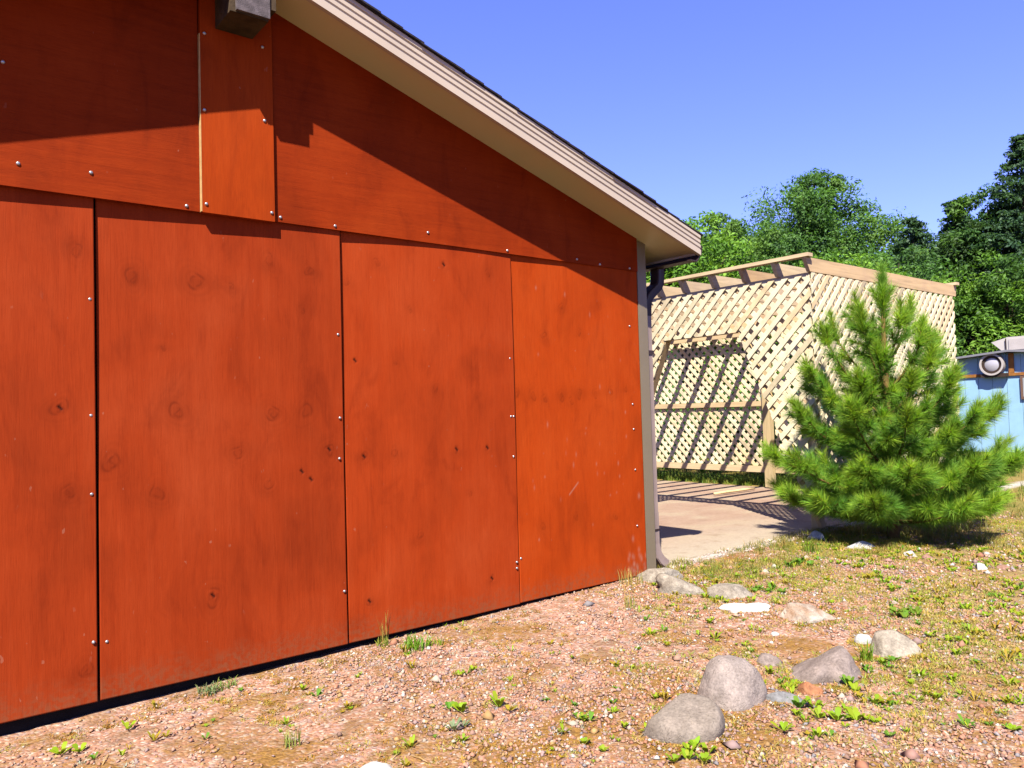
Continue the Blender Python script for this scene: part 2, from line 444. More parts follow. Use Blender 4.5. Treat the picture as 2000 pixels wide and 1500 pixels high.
def ply_panel(x0, x1, ya, yb, yc, z0, z1, seed):
    st = 0.006 if x1 > -4.8 else 0.03
    nx = int((x1 - x0) / st) + 1; nz = int((z1 - z0) / st) + 1
    X, Z = np.meshgrid(np.linspace(x0, x1, nx), np.linspace(z0, z1, nz))
    Y = bow(X, x0, x1, ya, yb, yc)
    Y = Y + 0.004 * np.sin(Z * 2.1 + seed) * np.sin(X * 3.0 + seed * 2)
    k = np.zeros_like(X); hole = np.zeros_like(X); chip = np.zeros_like(X)
    r = np.random.RandomState(seed)
    for kx, kz, s in KNOTS:
        if not (x0 < kx < x1): continue
        a = 0.026 * s
        an = r.uniform(0, 6.28)
        dx = (X - kx); dz = (Z - kz) * 0.85
        d = np.sqrt(dx ** 2 + dz ** 2) / a
        ang = np.arctan2(dz, dx)
        w = 1 + r.uniform(0.05, 0.25) * np.sin(2 * ang + an) + r.uniform(0.05, 0.15) * np.sin(3 * ang + an * 2)
        d = d * w
        arc = np.clip(np.sin(ang * r.choice([1, 2]) + r.uniform(0, 6.28)) * 0.9 + 0.25, 0, 1)
        ring = np.exp(-((d - 0.95) / 0.13) ** 2) * arc * 0.55 + np.exp(-((d - 0.55) / 0.12) ** 2) * (1 - arc) * 0.35
        core = r.uniform(0.05, 0.22) * np.exp(-(d / 0.9) ** 2)
        halo = r.uniform(0.12, 0.30) * np.exp(-((dx + r.uniform(-1, 1) * a) / (a * r.uniform(2.0, 3.5))) ** 2) * np.exp(-((Z - kz + a * r.uniform(-0.6, 1.6)) / (a * r.uniform(0.9, 1.8))) ** 2)
        crk = 0.5 * np.exp(-((dx - 0.3 * a * np.sin((Z - kz) * 120 + an)) / 0.004) ** 2) * np.exp(-((Z - kz - a * r.uniform(-0.6, 0.6)) / (a * r.uniform(0.3, 0.9))) ** 2) * (r.rand() < 0.6)
        grain = 0.10 * np.exp(-(np.abs(d - 1.8) / 0.9) ** 2) * (0.5 + 0.5 * np.sin(d * 9 + an))
        k = np.maximum(k, np.clip(ring + core + halo + crk + grain, 0, 0.75) * min(1, 0.48 + 0.24 * s))
        Y = Y + 0.0005 * np.exp(-((d - 0.95) / 0.25) ** 2)
    for hx, hz in HOLES:
        if not (x0 < hx < x1): continue
        d2 = ((X - hx + 0.005 * np.sin((Z - hz) * 210)) / 0.0065) ** 2 + ((Z - hz) / 0.011) ** 2
        g = np.exp(-d2)
        hole = np.maximum(hole, np.clip(g * 1.5, 0, 1)); Y = Y + 0.005 * g
    if seed == 33:   # scuffed, chipped paint on the panel beside the corner
        for _ in range(30):
            cx = r.normal(-0.62, 0.3); cz = r.choice([r.normal(0.85, 0.2), r.uniform(0.1, 2.1)])
            chip = np.maximum(chip, r.uniform(0.1, 0.4) * np.exp(-((X - cx) / 0.006) ** 2 - ((Z - cz) / r.uniform(0.006, 0.018)) ** 2))
        for _ in range(26):
            cx = x1 - abs(r.normal(0, 0.12)); cz = z0 + abs(r.normal(0.05, 0.13))
            chip = np.maximum(chip, r.uniform(0.1, 0.5) * np.exp(-((X - cx) / 0.012) ** 2 - ((Z - cz) / 0.02) ** 2))
        sc = np.abs((Z - 0.70) - 0.9 * (X + 0.72)); chip = np.maximum(chip, 0.5 * np.exp(-(sc / 0.006) ** 2) * ((X > -0.76) & (X < -0.67)))
    V1 = np.stack([X.ravel(), Y.ravel(), Z.ravel()], 1)
    idx = np.arange(nx * nz).reshape(nz, nx)
    F1 = np.stack([idx[:-1, :-1], idx[:-1, 1:], idx[1:, 1:], idx[1:, :-1]], -1).reshape(-1, 4)
    # rim so the panel has its real thickness
    per = np.concatenate([idx[0, :], idx[1:, -1], idx[-1, ::-1][1:], idx[::-1, 0][1:-1]])
    Vb = V1[per].copy(); Vb[:, 1] += 0.016
    o = len(V1); m = len(per); ar = np.arange(m)
    F2 = np.stack([per, o + ar, o + (ar + 1) % m, per[(ar + 1) % m]], 1)
    colr = np.stack([k.ravel(), hole.ravel(), chip.ravel()], 1)
    colr = np.concatenate([colr, np.zeros((m, 3))])
    me = mesh_np('plywood_panel', np.concatenate([V1, Vb]), np.concatenate([F1, F2]), True, colr)
    return me
panels = []
for (x0, x1, a, b, c, seed) in [(-6.1, -4.893, -0.013, -0.014, -0.013, 3), (-4.88, -3.672, -0.004, -0.008, -0.021, 11), (-3.660, -2.446, -0.008, -0.019, -0.027, 22),
                                (-2.434, -1.224, -0.015, -0.031, -0.030, 17), (-1.217, -0.002, -0.023, -0.030, -0.035, 33)]:
    panels.append(add('plywood_panel', ply_panel(x0, x1, a, b, c, 0.0 if x1 < -0.1 else 0.005, 2.33, seed), {33: M_PLY2, 17: M_PLY3}.get(seed, M_PLY), house))
# gable cladding above, proud of the lower panels
HB = 2.278
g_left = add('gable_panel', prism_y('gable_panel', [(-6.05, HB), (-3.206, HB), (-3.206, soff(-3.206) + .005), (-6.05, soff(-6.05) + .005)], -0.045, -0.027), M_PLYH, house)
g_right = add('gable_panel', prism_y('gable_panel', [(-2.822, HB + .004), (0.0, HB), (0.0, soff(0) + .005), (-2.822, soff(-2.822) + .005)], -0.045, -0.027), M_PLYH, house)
board = add('center_board', prism_y('center_board', [(-3.2, HB - .004), (-2.832, HB - .004), (-2.832, soff(-2.832) - .005), (RIDGE_X, ZR - .005), (-3.2, soff(-3.2) - .005)], -0.066, -0.030), M_PLYB, house)
boxo('raw_edge', (-3.2045, -3.2005, -0.0655, -0.031, HB, 3.17), M_RAW, board)
boxo('batten', (-6.1, 0, -0.0265, 0.03, 2.335, 2.40), M_FOUND, house)
# backing wall, foundation and the side walls
add('sheathing', prism_y('sheathing', [(-6.1, 0.02), (0.0, 0.02), (0.0, soff(0)), (RIDGE_X, ZR), (-6.1, soff(-6.1))], 0.031, 0.06), M_FOUND, house)
boxo('side_wall', (-0.06, 0.0, 0.061, 8.0, -0.05, soff(0) - 0.002), M_TRIM, house)
boxo('side_wall', (-6.1, -6.04, 0.061, 8.0, -0.05, soff(0) - 0.002), M_TRIM, house)
boxo('foundation', (-6.08, -0.01, 0.035, 8.0, -0.35, 0.015), M_FOUND, house)
# corner trim: two faces
boxo('corner_trim', (0.002, 0.098, -0.040, 0.062, -0.03, soff(0.05) - 0.004), M_TRIM, house)
# roof: soffit, deck, fascia with ribs, shingles
def slope_poly(xa, xb, off0, off1):
    return [(xa, soff(xa) + off0), (xb, soff(xb) + off0), (xb, soff(xb) + off1), (xa, soff(xa) + off1)]
for xa, xb in ((RIDGE_X, EAVE_R - 0.02), (EAVE_L + 0.02, RIDGE_X)):
    add('soffit', prism_y('soffit', slope_poly(xa, xb, 0.0, 0.02), -OVER + 0.03, 0.025), M_SOFFIT, house)
    add('roof_deck', prism_y('roof_deck', slope_poly(xa, xb, 0.022, 0.118), -OVER + 0.03, 8.3), M_FOUND, house)
for xa, xb in ((RIDGE_X, EAVE_R), (EAVE_L, RIDGE_X)):
    # profiled rake fascia: one swept profile (depth, height)
    prof = [(0.024, -0.018), (-0.004, -0.018), (-0.004, 0.022), (0.003, 0.027), (0.003, 0.034), (-0.003, 0.039), (-0.003, 0.060), (0.003, 0.064), (0.003, 0.070),
            (-0.003, 0.075), (-0.003, 0.096), (0.003, 0.1), (0.003, 0.105), (-0.006, 0.110), (-0.006, 0.132), (0.024, 0.132)]
    V = []; F = []; m = len(prof)
    for x in (xa, xb):
        V += [(x, -OVER + d, soff(x) + h) for d, h in prof]
    F = [(i, (i + 1) % m, (i + 1) % m + m, i + m) for i in range(m)] + [tuple(range(m - 1, -1, -1)), tuple(range(m, 2 * m))]
    add('rake_fascia', mesh('rake_fascia', V, F), M_FASCIA, house)
rs = np.random.RandomState(8)
n_course = 25
for i in range(n_course):            # courses from eave to ridge, right slope
    xe = EAVE_R + 0.03 - i * 0.138; xt = max(xe - 0.30, RIDGE_X)
    jag = rs.uniform(-0.012, 0.012)
    add('shingle_course', prism_y('shingle_course', [(xe, soff(xe) + 0.1405), (xe, soff(xe) + 0.152), (xt, soff(xt) + 0.141), (xt, soff(xt) + 0.134)][::-1],
                                  -OVER - 0.018 + jag, 8.32), M_SHINGLE, house)
add('shingle_slope', prism_y('shingle_slope', slope_poly(EAVE_L - 0.03, RIDGE_X, 0.134, 0.148), -OVER - 0.02, 8.32), M_SHINGLE, house)
add('eave_soffit', prism_y('eave_soffit', slope_poly(-0.02, EAVE_R - 0.02, 0.0, 0.02), 0.026, 8.3), M_SOFFIT, house)
# eave fascia and gutter along the right eave
boxo('eave_fascia', (EAVE_R - 0.018, EAVE_R - 0.002, -OVER + 0.03, 8.3, soff(EAVE_R) - 0.012, soff(EAVE_R) + 0.12), M_FASCIA, house)
gx0 = EAVE_R + 0.0; gz0 = soff(EAVE_R) - 0.028
prof = [(-0.10, -0.02), (-0.10, -0.026), (-0.02, -0.03), (0.02, 0.02), (0.045, 0.06), (0.045, 0.1), (0.038, 0.1), (0.036, 0.062), (0.014, 0.026), (-0.022, -0.022)]
V = []; m = len(prof)
for y in (-OVER + 0.01, 8.3):
    V += [(gx0 - 0.01 + d, y, gz0 + h - 0.01) for d, h in prof]
F = [(i, (i + 1) % m, (i + 1) % m + m, i + m) for i in range(m)] + [tuple(range(m - 1, -1, -1)), tuple(range(m, 2 * m))]
gut = add('gutter', mesh('gutter', V, F), M_GUTTER, house)
# downspout: rectangular pipe with two elbows at the top and a kick at the bottom
def rect_pipe(name, pts, wx, wy, mat, parent):
    V = []; F = []
    for i, p in enumerate(pts):
        p = Vector(p)
        tn = (Vector(pts[min(i + 1, len(pts) - 1)]) - Vector(pts[max(0, i - 1)])).normalized()
        ay = Vector((0, 1, 0)); ax = ay.cross(tn).normalized()
        rib = 1.0
        for sx, sy in ((-1, -.8), (-.8, -1), (-.3, -.94), (.3, -.94), (.8, -1), (1, -.8), (1, .8), (.8, 1), (-.8, 1), (-1, .8)):
            V.append(p + ax * sx * wx * rib + ay * sy * wy)
    k = 10
    for i in range(len(pts) - 1):
        for j in range(k):
            F.append((i * k + j, i * k + (j + 1) % k, (i + 1) * k + (j + 1) % k, (i + 1) * k + j))
    F.append(tuple(range(k))[::-1]); F.append(tuple(range((len(pts) - 1) * k, len(pts) * k)))
    return add(name, mesh(name, V, F), mat, parent)
PY = 0.068
bend = [(0.36, PY, gz0 - 0.01), (0.36, PY, gz0 - 0.09), (0.354, PY, gz0 - 0.14), (0.335, PY, gz0 - 0.18), (0.30, PY, gz0 - 0.205), (0.26, PY, gz0 - 0.235), (0.225, PY, gz0 - 0.265),
        (0.20, PY, gz0 - 0.305), (0.192, PY, gz0 - 0.35), (0.19, PY, gz0 - 0.42)]
spout = rect_pipe('downspout', [(0.19, PY, gz0 - 0.40), (0.19, PY, 0.42)], 0.034, 0.044, M_SPOUT, house)
rect_pipe('elbow', bend, 0.037, 0.046, M_GUTTER, spout)
rect_pipe('elbow', [(0.19, PY, 0.44), (0.19, PY, 0.20), (0.194, PY - 0.005, 0.15), (0.21, PY - 0.01, 0.105), (0.24, PY - 0.015, 0.065), (0.285, PY - 0.02, 0.03)], 0.037, 0.046, M_SPOUT, spout)
boxo('strap', (0.099, 0.229, PY - 0.049, PY - 0.047, 1.66, 1.69), M_GUTTER, spout)
boxo('strap', (0.099, 0.229, PY - 0.049, PY - 0.047, 0.30, 0.312), M_GUTTER, spout)
# ridge beam
beam = boxo('ridge_beam', (-3.125, -2.937, -0.288, -0.067, 3.215, 3.43), M_BEAM, house)
boxo('end_cap', (-3.10, -2.935, -0.306, -0.2885, 3.222, 3.44), M_BEAMCAP, beam)
boxo('side_cleat', (-2.9365, -2.90, -0.296, -0.068, 3.275, 3.39), M_BEAM, beam)
# screws
def screw_mesh():
    V = [(0, -0.0048, 0)]; F = []
    for j, (rr, yy) in enumerate(((0.0045, -0.004), (0.0075, -0.0015), (0.008, 0.004))):
        for i in range(8):
            w = 2 * math.pi * i / 8; V.append((rr * math.cos(w), yy, rr * math.sin(w)))
    for i in range(8):
        F.append((0, 1 + i, 1 + (i + 1) % 8))
        for j in range(2):
            F.append((1 + j * 8 + i, 1 + (j + 1) * 8 + i, 1 + (j + 1) * 8 + (i + 1) % 8, 1 + j * 8 + (i + 1) % 8))
    return mesh('screw', V, F, True)
SM = screw_mesh(); SM.materials.append(M_SCREW)
def screw(x, y, z, parent, s=1.0):
    o = add('screw', SM, None, parent, loc=(x, y, z)); o.scale = (s, s, s)
P = {1: (-4.88, -3.672, -0.004, -0.008, -0.021), 2: (-3.660, -2.446, -0.008, -0.019, -0.027), 3: (-2.434, -1.224, -0.015, -0.031, -0.030), 4: (-1.217, -0.002, -0.023, -0.030, -0.035)}
def pan_y(i, x): return bow(x, *P[i]) - 0.002
for i, x, z in [(1, -3.69, 1.813), (1, -3.69, 1.284), (1, -3.69, 0.929), (1, -3.688, 0.268), (2, -3.632, 0.257), (2, -2.469, 1.701), (2, -2.467, 1.239), (2, -2.475, 1.016),
                (2, -2.462, 0.29), (3, -1.255, 1.593), (3, -1.26, 1.215), (3, -1.238, 1.215), (3, -1.248, 0.955), (3, -1.245, 0.273), (3, -1.246, 0.234), (4, -1.205, 0.29),
                (4, -0.101, 1.859), (4, -0.097, 1.276), (4, -0.095, 1.09), (4, -0.093, 0.789), (4, -0.092, 0.375), (1, -4.2, 0.27)]:
    screw(x, pan_y(i, x), z, panels[i])
for x, z in [(-3.966, 2.381), (-3.685, 2.39), (-3.269, 2.298), (-4.02, 2.813), (-4.5, 2.38)]: screw(x, -0.0465, z, g_left, 1.15)
for x, z in [(-2.794, 2.307), (-2.481, 2.302), (-1.873, 2.341), (-1.262, 2.299), (-0.634, 2.306), (-0.405, 2.292), (-0.09, 2.293)]: screw(x, -0.0465, z, g_right, 1.15)
for x, z in [(-3.181, 2.316), (-2.849, 2.319), (-3.184, 2.787), (-2.879, 2.799), (-3.179, 3.176), (-2.884, 3.188)]: screw(x, -0.0675, z, board, 1.15)

# ------------------------------------------------------------------ lattice pavilion
XG, YG, XB = 2.62, 0.05, 5.95
gaz = thing('lattice_pavilion', (4.3, 2.0, 0.0), 'open pavilion of pale pine lattice and rafters on the patio slab', 'pavilion')
RAFTER_Z0, RAFTER_Z1 = 2.535, 2.672
ys = [0.055, 0.40, 0.785, 1.175, 1.575, 1.935] + [1.935 + 0.385 * k for k in range(1, 13)]
for y in ys:
    V = [(XG - 0.10, y - .019, RAFTER_Z1), (XG - 0.015, y - .019, RAFTER_Z0), (XB + 0.09, y - .019, RAFTER_Z0), (XB + 0.12, y - .019, RAFTER_Z1)]
    V += [(a, b + .038, c) for a, b, c in V]
    add('rafter', mesh('rafter', V, [(0, 1, 2, 3), (7, 6, 5, 4), (0, 4, 5, 1), (1, 5, 6, 2), (2, 6, 7, 3), (3, 7, 4, 0)]), M_RAFT, gaz)
boxo('top_board', (XG - 0.11, XG - 0.02, YG - 0.05, ys[-1] + .05, RAFTER_Z1 + .001, RAFTER_Z1 + 0.036), M_RAILY, gaz)
boxo('top_board', (XB + 0.03, XB + 0.12, YG - 0.05, ys[-1] + .05, RAFTER_Z1 + .001, RAFTER_Z1 + 0.036), M_RAILY, gaz)
boxo('plate_beam', (XG + 0.015, XG + 0.053, YG + 0.02, ys[-1], RAFTER_Z0 - 0.091, RAFTER_Z0 - 0.001), M_RAILY, gaz)
boxo('plate_beam', (XB - 0.165, XB - 0.127, YG + 0.05, ys[-1], 2.30, 2.42), M_RAILY, gaz)
boxo('plate_beam', (XB - 0.05, XB - 0.012, YG + 0.05, ys[-1], 2.44, RAFTER_Z0 - 0.001), M_RAILY, gaz)
for (x, y, s) in ((XG + 0.06, YG + 0.06, 0.045), (XB - 0.06, YG + 0.06, 0.045), (XG + 0.10, 3.3, 0.045), (XG + 0.10, 6.0, 0.045)):
    boxo('post', (x - s, x + s, y - s, y + s, 0.002, RAFTER_Z0 - 0.092), M_POST, gaz)
boxo('post', (XB - 0.125, XB - 0.035, 2.60, 2.73, 0.002, 2.43), M_POST, gaz)
boxo('post', (XB - 0.125, XB - 0.035, 5.6, 5.69, 0.002, 2.43), M_POST, gaz)

def clip(poly, a, b, c):
    """keep a*x+b*y<=c"""
    out = []
    for i in range(len(poly)):
        p, q = poly[i], poly[(i + 1) % len(poly)]
        dp = a * p[0] + b * p[1] - c; dq = a * q[0] + b * q[1] - c
        if dp <= 0: out.append(p)
        if dp * dq < 0:
            s = dp / (dp - dq); out.append((p[0] + (q[0] - p[0]) * s, p[1] + (q[1] - p[1]) * s))
    return out
def area(poly):
    return 0.5 * sum(poly[i][0] * poly[(i + 1) % len(poly)][1] - poly[(i + 1) % len(poly)][0] * poly[i][1] for i in range(len(poly)))
PITCH, SW = 0.148, 0.051
LR = random.Random(5)
def strips(u0, u1, v0, v1, cut, sign):
    """clipped outlines of diagonal strips; sign +1: v rises with u. cut: list of half planes (a,b,c) whose intersection is the opening"""
    out = []
    hw = SW / 2 * math.sqrt(2)
    k0 = int((u0 - (v1 - v0)) / PITCH) - 2; k1 = int((u1 + (v1 - v0)) / PITCH) + 2
    for k in range(k0, k1):
        c = k * PITCH + LR.uniform(-0.005, 0.005); tw = LR.uniform(-0.006, 0.006)
        if sign > 0: q = [(c - hw - 1 - tw, v0 - 1), (c + hw - 1 - tw, v0 - 1), (c + hw + (v1 - v0) + 1 + tw, v1 + 1), (c - hw + (v1 - v0) + 1 + tw, v1 + 1)]
        else: q = [(c - hw + 1 + tw, v0 - 1), (c + hw + 1 + tw, v0 - 1), (c + hw - (v1 - v0) - 1 - tw, v1 + 1), (c - hw - (v1 - v0) - 1 - tw, v1 + 1)]
        for a, b, d in ((-1, 0, -u0), (1, 0, u1), (0, -1, -v0), (0, 1, v1)):
            q = clip(q, a, b, d)
            if len(q) < 3: break
        if len(q) < 3 or abs(area(q)) < 0.0012: continue
        if not cut:
            out.append(q); continue
        rest = q
        for a, b, d in cut:           # convex difference
            piece = clip(rest, -a, -b, -d)
            if len(piece) >= 3 and abs(area(piece)) > 0.0012: out.append(piece)
            rest = clip(rest, a, b, d)
            if len(rest) < 3: break
    return out
def lay(outl, plane, pos, d0, d1):
    """turn an outline into verts/faces of a thin slat lying in the plane"""
    if area(outl) < 0: outl = outl[::-1]
    n = len(outl)
    if plane == 'X':
        V = [(pos + d0, u, v) for u, v in outl] + [(pos + d1, u, v) for u, v in outl]
        F = [tuple(range(n - 1, -1, -1)), tuple(range(n, 2 * n))] + [(i, (i + 1) % n, (i + 1) % n + n, i + n) for i in range(n)]
    else:
        V = [(u, pos + d0, v) for u, v in outl] + [(u, pos + d1, v) for u, v in outl]
        F = [tuple(range(n)), tuple(range(2 * n - 1, n - 1, -1))] + [(i + n, (i + 1) % n + n, (i + 1) % n, i) for i in range(n)]
    return V, F
count = 0
def lattice(plane, pos, u0, u1, v0, v1, cut, front_sign, single=True, name='lattice_slat', jit=0.0):
    global count
    AV, AF = [], []
    for sgn, d0, d1 in ((front_sign, -0.011, -0.001), (-front_sign, 0.001, 0.011)):
        for q in strips(u0, u1, v0, v1, cut, sgn):
            V, F = lay(q, plane, pos, d0, d1)
            if single:
                add(name, mesh(name, V, F), M_LATT, gaz); count += 1
            else:
                o = len(AV); AV += V; AF += [tuple(i + o for i in f) for f in F]
    if not single:
        add('lattice_panel', mesh('lattice_panel', AV, AF), M_LATT, gaz, kind='stuff')
# opening of the side facing the house corner: top 2.02, feet spread
OT = 2.02; OL, OR = 1.88, 0.90; FL, FR = 2.78, 0.075
def hp(p, q):        # half plane with the inside on the left of p->q
    a, b = (q[1] - p[1]), -(q[0] - p[0])
    return (a, b, a * p[0] + b * p[1])
cut = [hp((OR, OT), (OL, OT)), hp((OL, OT), (FL, 0)), hp((FR, 0), (OR, OT))]
cut = [c if (c[0] * 1.4 + c[1] * 1.0 <= c[2]) else (-c[0], -c[1], -c[2]) for c in cut]
lattice('X', XG, YG + 0.0, 3.32, 0.16, RAFTER_Z0 - 0.03, cut, -1)
lattice('Y', YG, XG + 0.015, XB + 0.04, 0.16, RAFTER_Z0 - 0.004, None, 1)
# trim lining the opening
def plank_x(name, p, q, w, x0, x1, mat):
    dx, dy = q[0] - p[0], q[1] - p[1]; L = math.hypot(dx, dy); nx_, ny_ = -dy / L * w, dx / L * w
    add(name, prism_x(name, [p, q, (q[0] + nx_, q[1] + ny_), (p[0] + nx_, p[1] + ny_)], x0, x1), mat, gaz)
plank_x('opening_trim', (FR, 0.02), (OR, OT), 0.038, XG + 0.012, XG + 0.10, M_POST)
plank_x('opening_trim', (OL, OT), (FL, 0.02), 0.038, XG + 0.012, XG + 0.10, M_POST)
boxo('opening_trim', (XG + 0.012, XG + 0.10, OR - 0.01, OL + 0.01, OT + 0.001, OT + 0.04), M_RAILY, gaz)
# back wall
b0 = count
lattice('X', XB, 2.735, 5.35, 1.30, 2.44, None, 1)
lattice('X', XB, 2.735, 5.35, 0.31, 1.22, None, 1)
lattice('X', XB, YG + 0.1, 2.595, 0.31, 2.44, None, 1, single=False)
boxo('mid_rail', (XB - 0.05, XB - 0.012, 2.735, 5.59, 1.222, 1.298), M_RAILY, gaz)
boxo('mid_rail', (XB - 0.05, XB - 0.012, YG + 0.1, 2.595, 1.222, 1.298), M_RAILY, gaz)
boxo('bottom_rail', (XB - 0.05, XB - 0.012, 2.735, 5.59, 0.215, 0.308), M_RAILY, gaz)
boxo('bottom_rail', (XB - 0.05, XB - 0.012, YG + 0.1, 2.595, 0.215, 0.308), M_RAILY, gaz)
boxo('bottom_rail', (XG + 0.015, XB, YG + 0.013, YG + 0.051, 0.14, 0.229), M_RAFT, gaz)
print('slats', count)

# stick and a clod lying on the slab
Vt, Ft = tube([(4.53, 2.70, 0.02), (4.75, 2.69, 0.022), (5.0, 2.685, 0.02), (5.2, 2.67, 0.022), (5.44, 2.66, 0.02)], [0.017, 0.02, 0.018, 0.02, 0.014], 7)
add('stick', mesh('stick', [v - Vector((4.98, 2.68, 0)) for v in Vt], Ft, True), M_POST, label='pale split stick lying on the slab inside the pavilion', cat='stick', loc=(4.98, 2.68, 0))

# ------------------------------------------------------------------ rocks
def rock_mesh(w, d, h, seed, rough=0.10, cuts=0, sub=4, flat=1.0):
    import bmesh
    bm = bmesh.new(); bmesh.ops.create_icosphere(bm, subdivisions=sub, radius=1.0)
    V = np.array([v.co[:] for v in bm.verts]); Fc = np.array([[v.index for v in f.verts] for f in bm.faces]); bm.free()
    r = np.random.RandomState(seed)
    N = V.copy(); disp = np.zeros(len(V))
    for k in range(14):
        f = r.normal(size=3) * r.uniform(0.8, 2.2); disp += rough * 0.32 * np.sin(N @ f * 1.6 + r.uniform(0, 6.28))
    for k in range(20):
        f = r.normal(size=3) * 6; disp += rough * 0.06 * np.sin(N @ f + r.uniform(0, 6.28))
    V = N * (1 + disp)[:, None]
    for k in range(cuts):
        nrm = r.normal(size=3); nrm[2] = abs(nrm[2]) * 0.8; nrm /= np.linalg.norm(nrm)
        c = r.uniform(0.5, 0.8); s = V @ nrm - c
        V = V - np.where(s > 0, s, 0)[:, None] * nrm * 0.92
    for k in range(40):
        f = r.normal(size=3) * 13; V += N * (rough * 0.018 * np.sin(V @ f + r.uniform(0, 6.28)))[:, None]
    V = V * np.array([w / 2, d / 2, h])
    V[:, 2] = np.where(V[:, 2] < -0.3 * h, -0.3 * h, V[:, 2])
    return mesh_np('rock', V, Fc, True)
def stone(name, c1, c2, c3=None, scale=7, speck=True, bump=0.55):
    t = NT(name, 0.88, 0.2)
    f = t.noise(scale, 6, 0.6, None, 0.5)
    st = [(0.3, c1), (0.62, c2)] + ([(0.78, c3)] if c3 else [])
    c = t.ramp(f, st)
    c = t.mix(c, t.ramp(t.noise(22, 5, 0.65), [(0.3, (0.62, 0.6, 0.58)), (0.55, (1, 1, 1)), (0.75, (1.2, 1.18, 1.12))]), 0.75, 'MULTIPLY')
    c = t.mix(c, t.ramp(t.noise(110, 3), [(0.3, (0.65, 0.65, 0.65)), (0.55, (1, 1, 1)), (0.75, (1.2, 1.2, 1.2))]), 0.8, 'MULTIPLY')
    if speck:
        c = t.mix(c, (0.07, 0.06, 0.05), t.math('MULTIPLY', t.rng(t.noise(45, 3), 0.66, 0.72, 0, 1), 0.7))
    t.color(c)
    crack = t.rng(t.math('ABSOLUTE', t.math('SUBTRACT', t.noise(5, 3, 0.6, t.coord((1, 1.4, 2.2)), 1.2), 0.5)), 0.0, 0.012, 1, 0)
    h = t.math('SUBTRACT', t.noise(60, 5, 0.65), t.math('MULTIPLY', crack, 0.5))
    t.normal(t.bump(t.noise(14, 4), bump, 0.02, t.bump(h, bump, 0.006)))
    return t.mat
S_GREY = stone('brown_grey_stone', (0.30, 0.25, 0.205), (0.42, 0.35, 0.295), (0.52, 0.40, 0.32))
S_PINK = stone('pink_grey_stone', (0.38, 0.32, 0.29), (0.50, 0.41, 0.37), (0.58, 0.49, 0.43))
S_BROWN = stone('purple_brown_stone', (0.27, 0.21, 0.185), (0.44, 0.355, 0.32), (0.54, 0.45, 0.40))
S_BLUE = stone('blue_grey_slate', (0.25, 0.25, 0.26), (0.33, 0.33, 0.34), None, 9, False, 0.2)
S_ORANGE = stone('orange_stone', (0.46, 0.17, 0.07), (0.55, 0.26, 0.13), (0.58, 0.42, 0.32), 12)
S_ROSE = stone('rose_stone', (0.42, 0.21, 0.14), (0.50, 0.30, 0.23), None, 10)
S_WHITE = stone('white_stone', (0.74, 0.73, 0.70), (0.82, 0.81, 0.78), None, 9, False, 0.2)
S_CREAM = stone('cream_stone', (0.38, 0.32, 0.25), (0.58, 0.51, 0.41), (0.68, 0.65, 0.58), 9)
S_TAN = stone('tan_grey_stone', (0.30, 0.25, 0.20), (0.52, 0.46, 0.38), (0.70, 0.65, 0.57), 11, True, 0.7)
S_LICH = stone('orange_patched_stone', (0.44, 0.24, 0.12), (0.62, 0.55, 0.47), (0.66, 0.64, 0.60), 8)
def rock(label, x, y, w, d, h, mat, seed, rough=0.1, cuts=0, yaw=0.0, tilt=(0, 0), sink=0.0, cat='rock', name='rock', sub=4):
    o = add(name, rock_mesh(w, d, h, seed, rough, cuts, sub), mat, label=label, cat=cat, loc=(x, y, float(gz(x, y)) - sink))
    o.rotation_euler = (tilt[0], tilt[1], yaw)
    return o
VY = -0.68   # yaw that lays a rock's long side across the view
rock('large rounded brown-grey boulder with sandy foot, lowest in the gravel', -1.97, -1.93, 0.325, 0.28, 0.155, S_GREY, 6, 0.07, 2, VY, (0, 0.05), 0.0, 'boulder', 'boulder')
rock('large rounded pinkish grey boulder leaning against its darker neighbour', -1.575, -1.885, 0.315, 0.27, 0.165, S_PINK, 18, 0.07, 0, VY + 0.35, (0, 0.2), 0.0, 'boulder', 'boulder')
rock('purple-brown peaked boulder with weeds at its foot', -0.99, -1.985, 0.345, 0.25, 0.118, S_BROWN, 9, 0.16, 3, VY, (0, 0.0), 0.0, 'boulder', 'boulder')
rock('flat blue-grey slate stone lying beside the pinkish boulder', -1.42, -2.05, 0.20, 0.085, 0.035, S_BLUE, 21, 0.08, 2, VY - 0.45, (0, 0.15))
rock('small bright orange stone between slate and peaked boulder', -1.235, -2.06, 0.115, 0.08, 0.05, S_ORANGE, 23, 0.1, 2, VY - 0.3)
rock('small rose stone half sunk below the orange stone', -1.32, -2.16, 0.075, 0.055, 0.022, S_ROSE, 25, 0.1, 2, VY - 0.5)
rock('small round white stone beside the cream angular rock', -0.43, -1.89, 0.090, 0.07, 0.048, S_WHITE, 27, 0.08, 0, VY)
rock('angular cream and grey rock with a dark split left edge', -0.48, -2.06, 0.26, 0.20, 0.092, S_CREAM, 31, 0.14, 5, VY - 0.25, (0.0, 0.1))
rock('pale flat rock with orange patches, right of the white slab stone', -0.22, -1.44, 0.40, 0.18, 0.075, S_LICH, 35, 0.12, 4, VY - 0.12)
rock('bright white flat stone in the row from the house corner', -0.31, -1.10, 0.29, 0.15, 0.045, S_WHITE, 37, 0.14, 2, VY)
rock('grey wedge shaped rock behind the bright white flat stone', -0.11, -0.86, 0.34, 0.20, 0.085, S_TAN, 41, 0.14, 6, VY - 0.25, (0.1, 0.1))
rock('grey rock wedged under the corner trim and downspout', -0.05, -0.18, 0.36, 0.22, 0.105, S_TAN, 43, 0.16, 6, VY - 0.1)
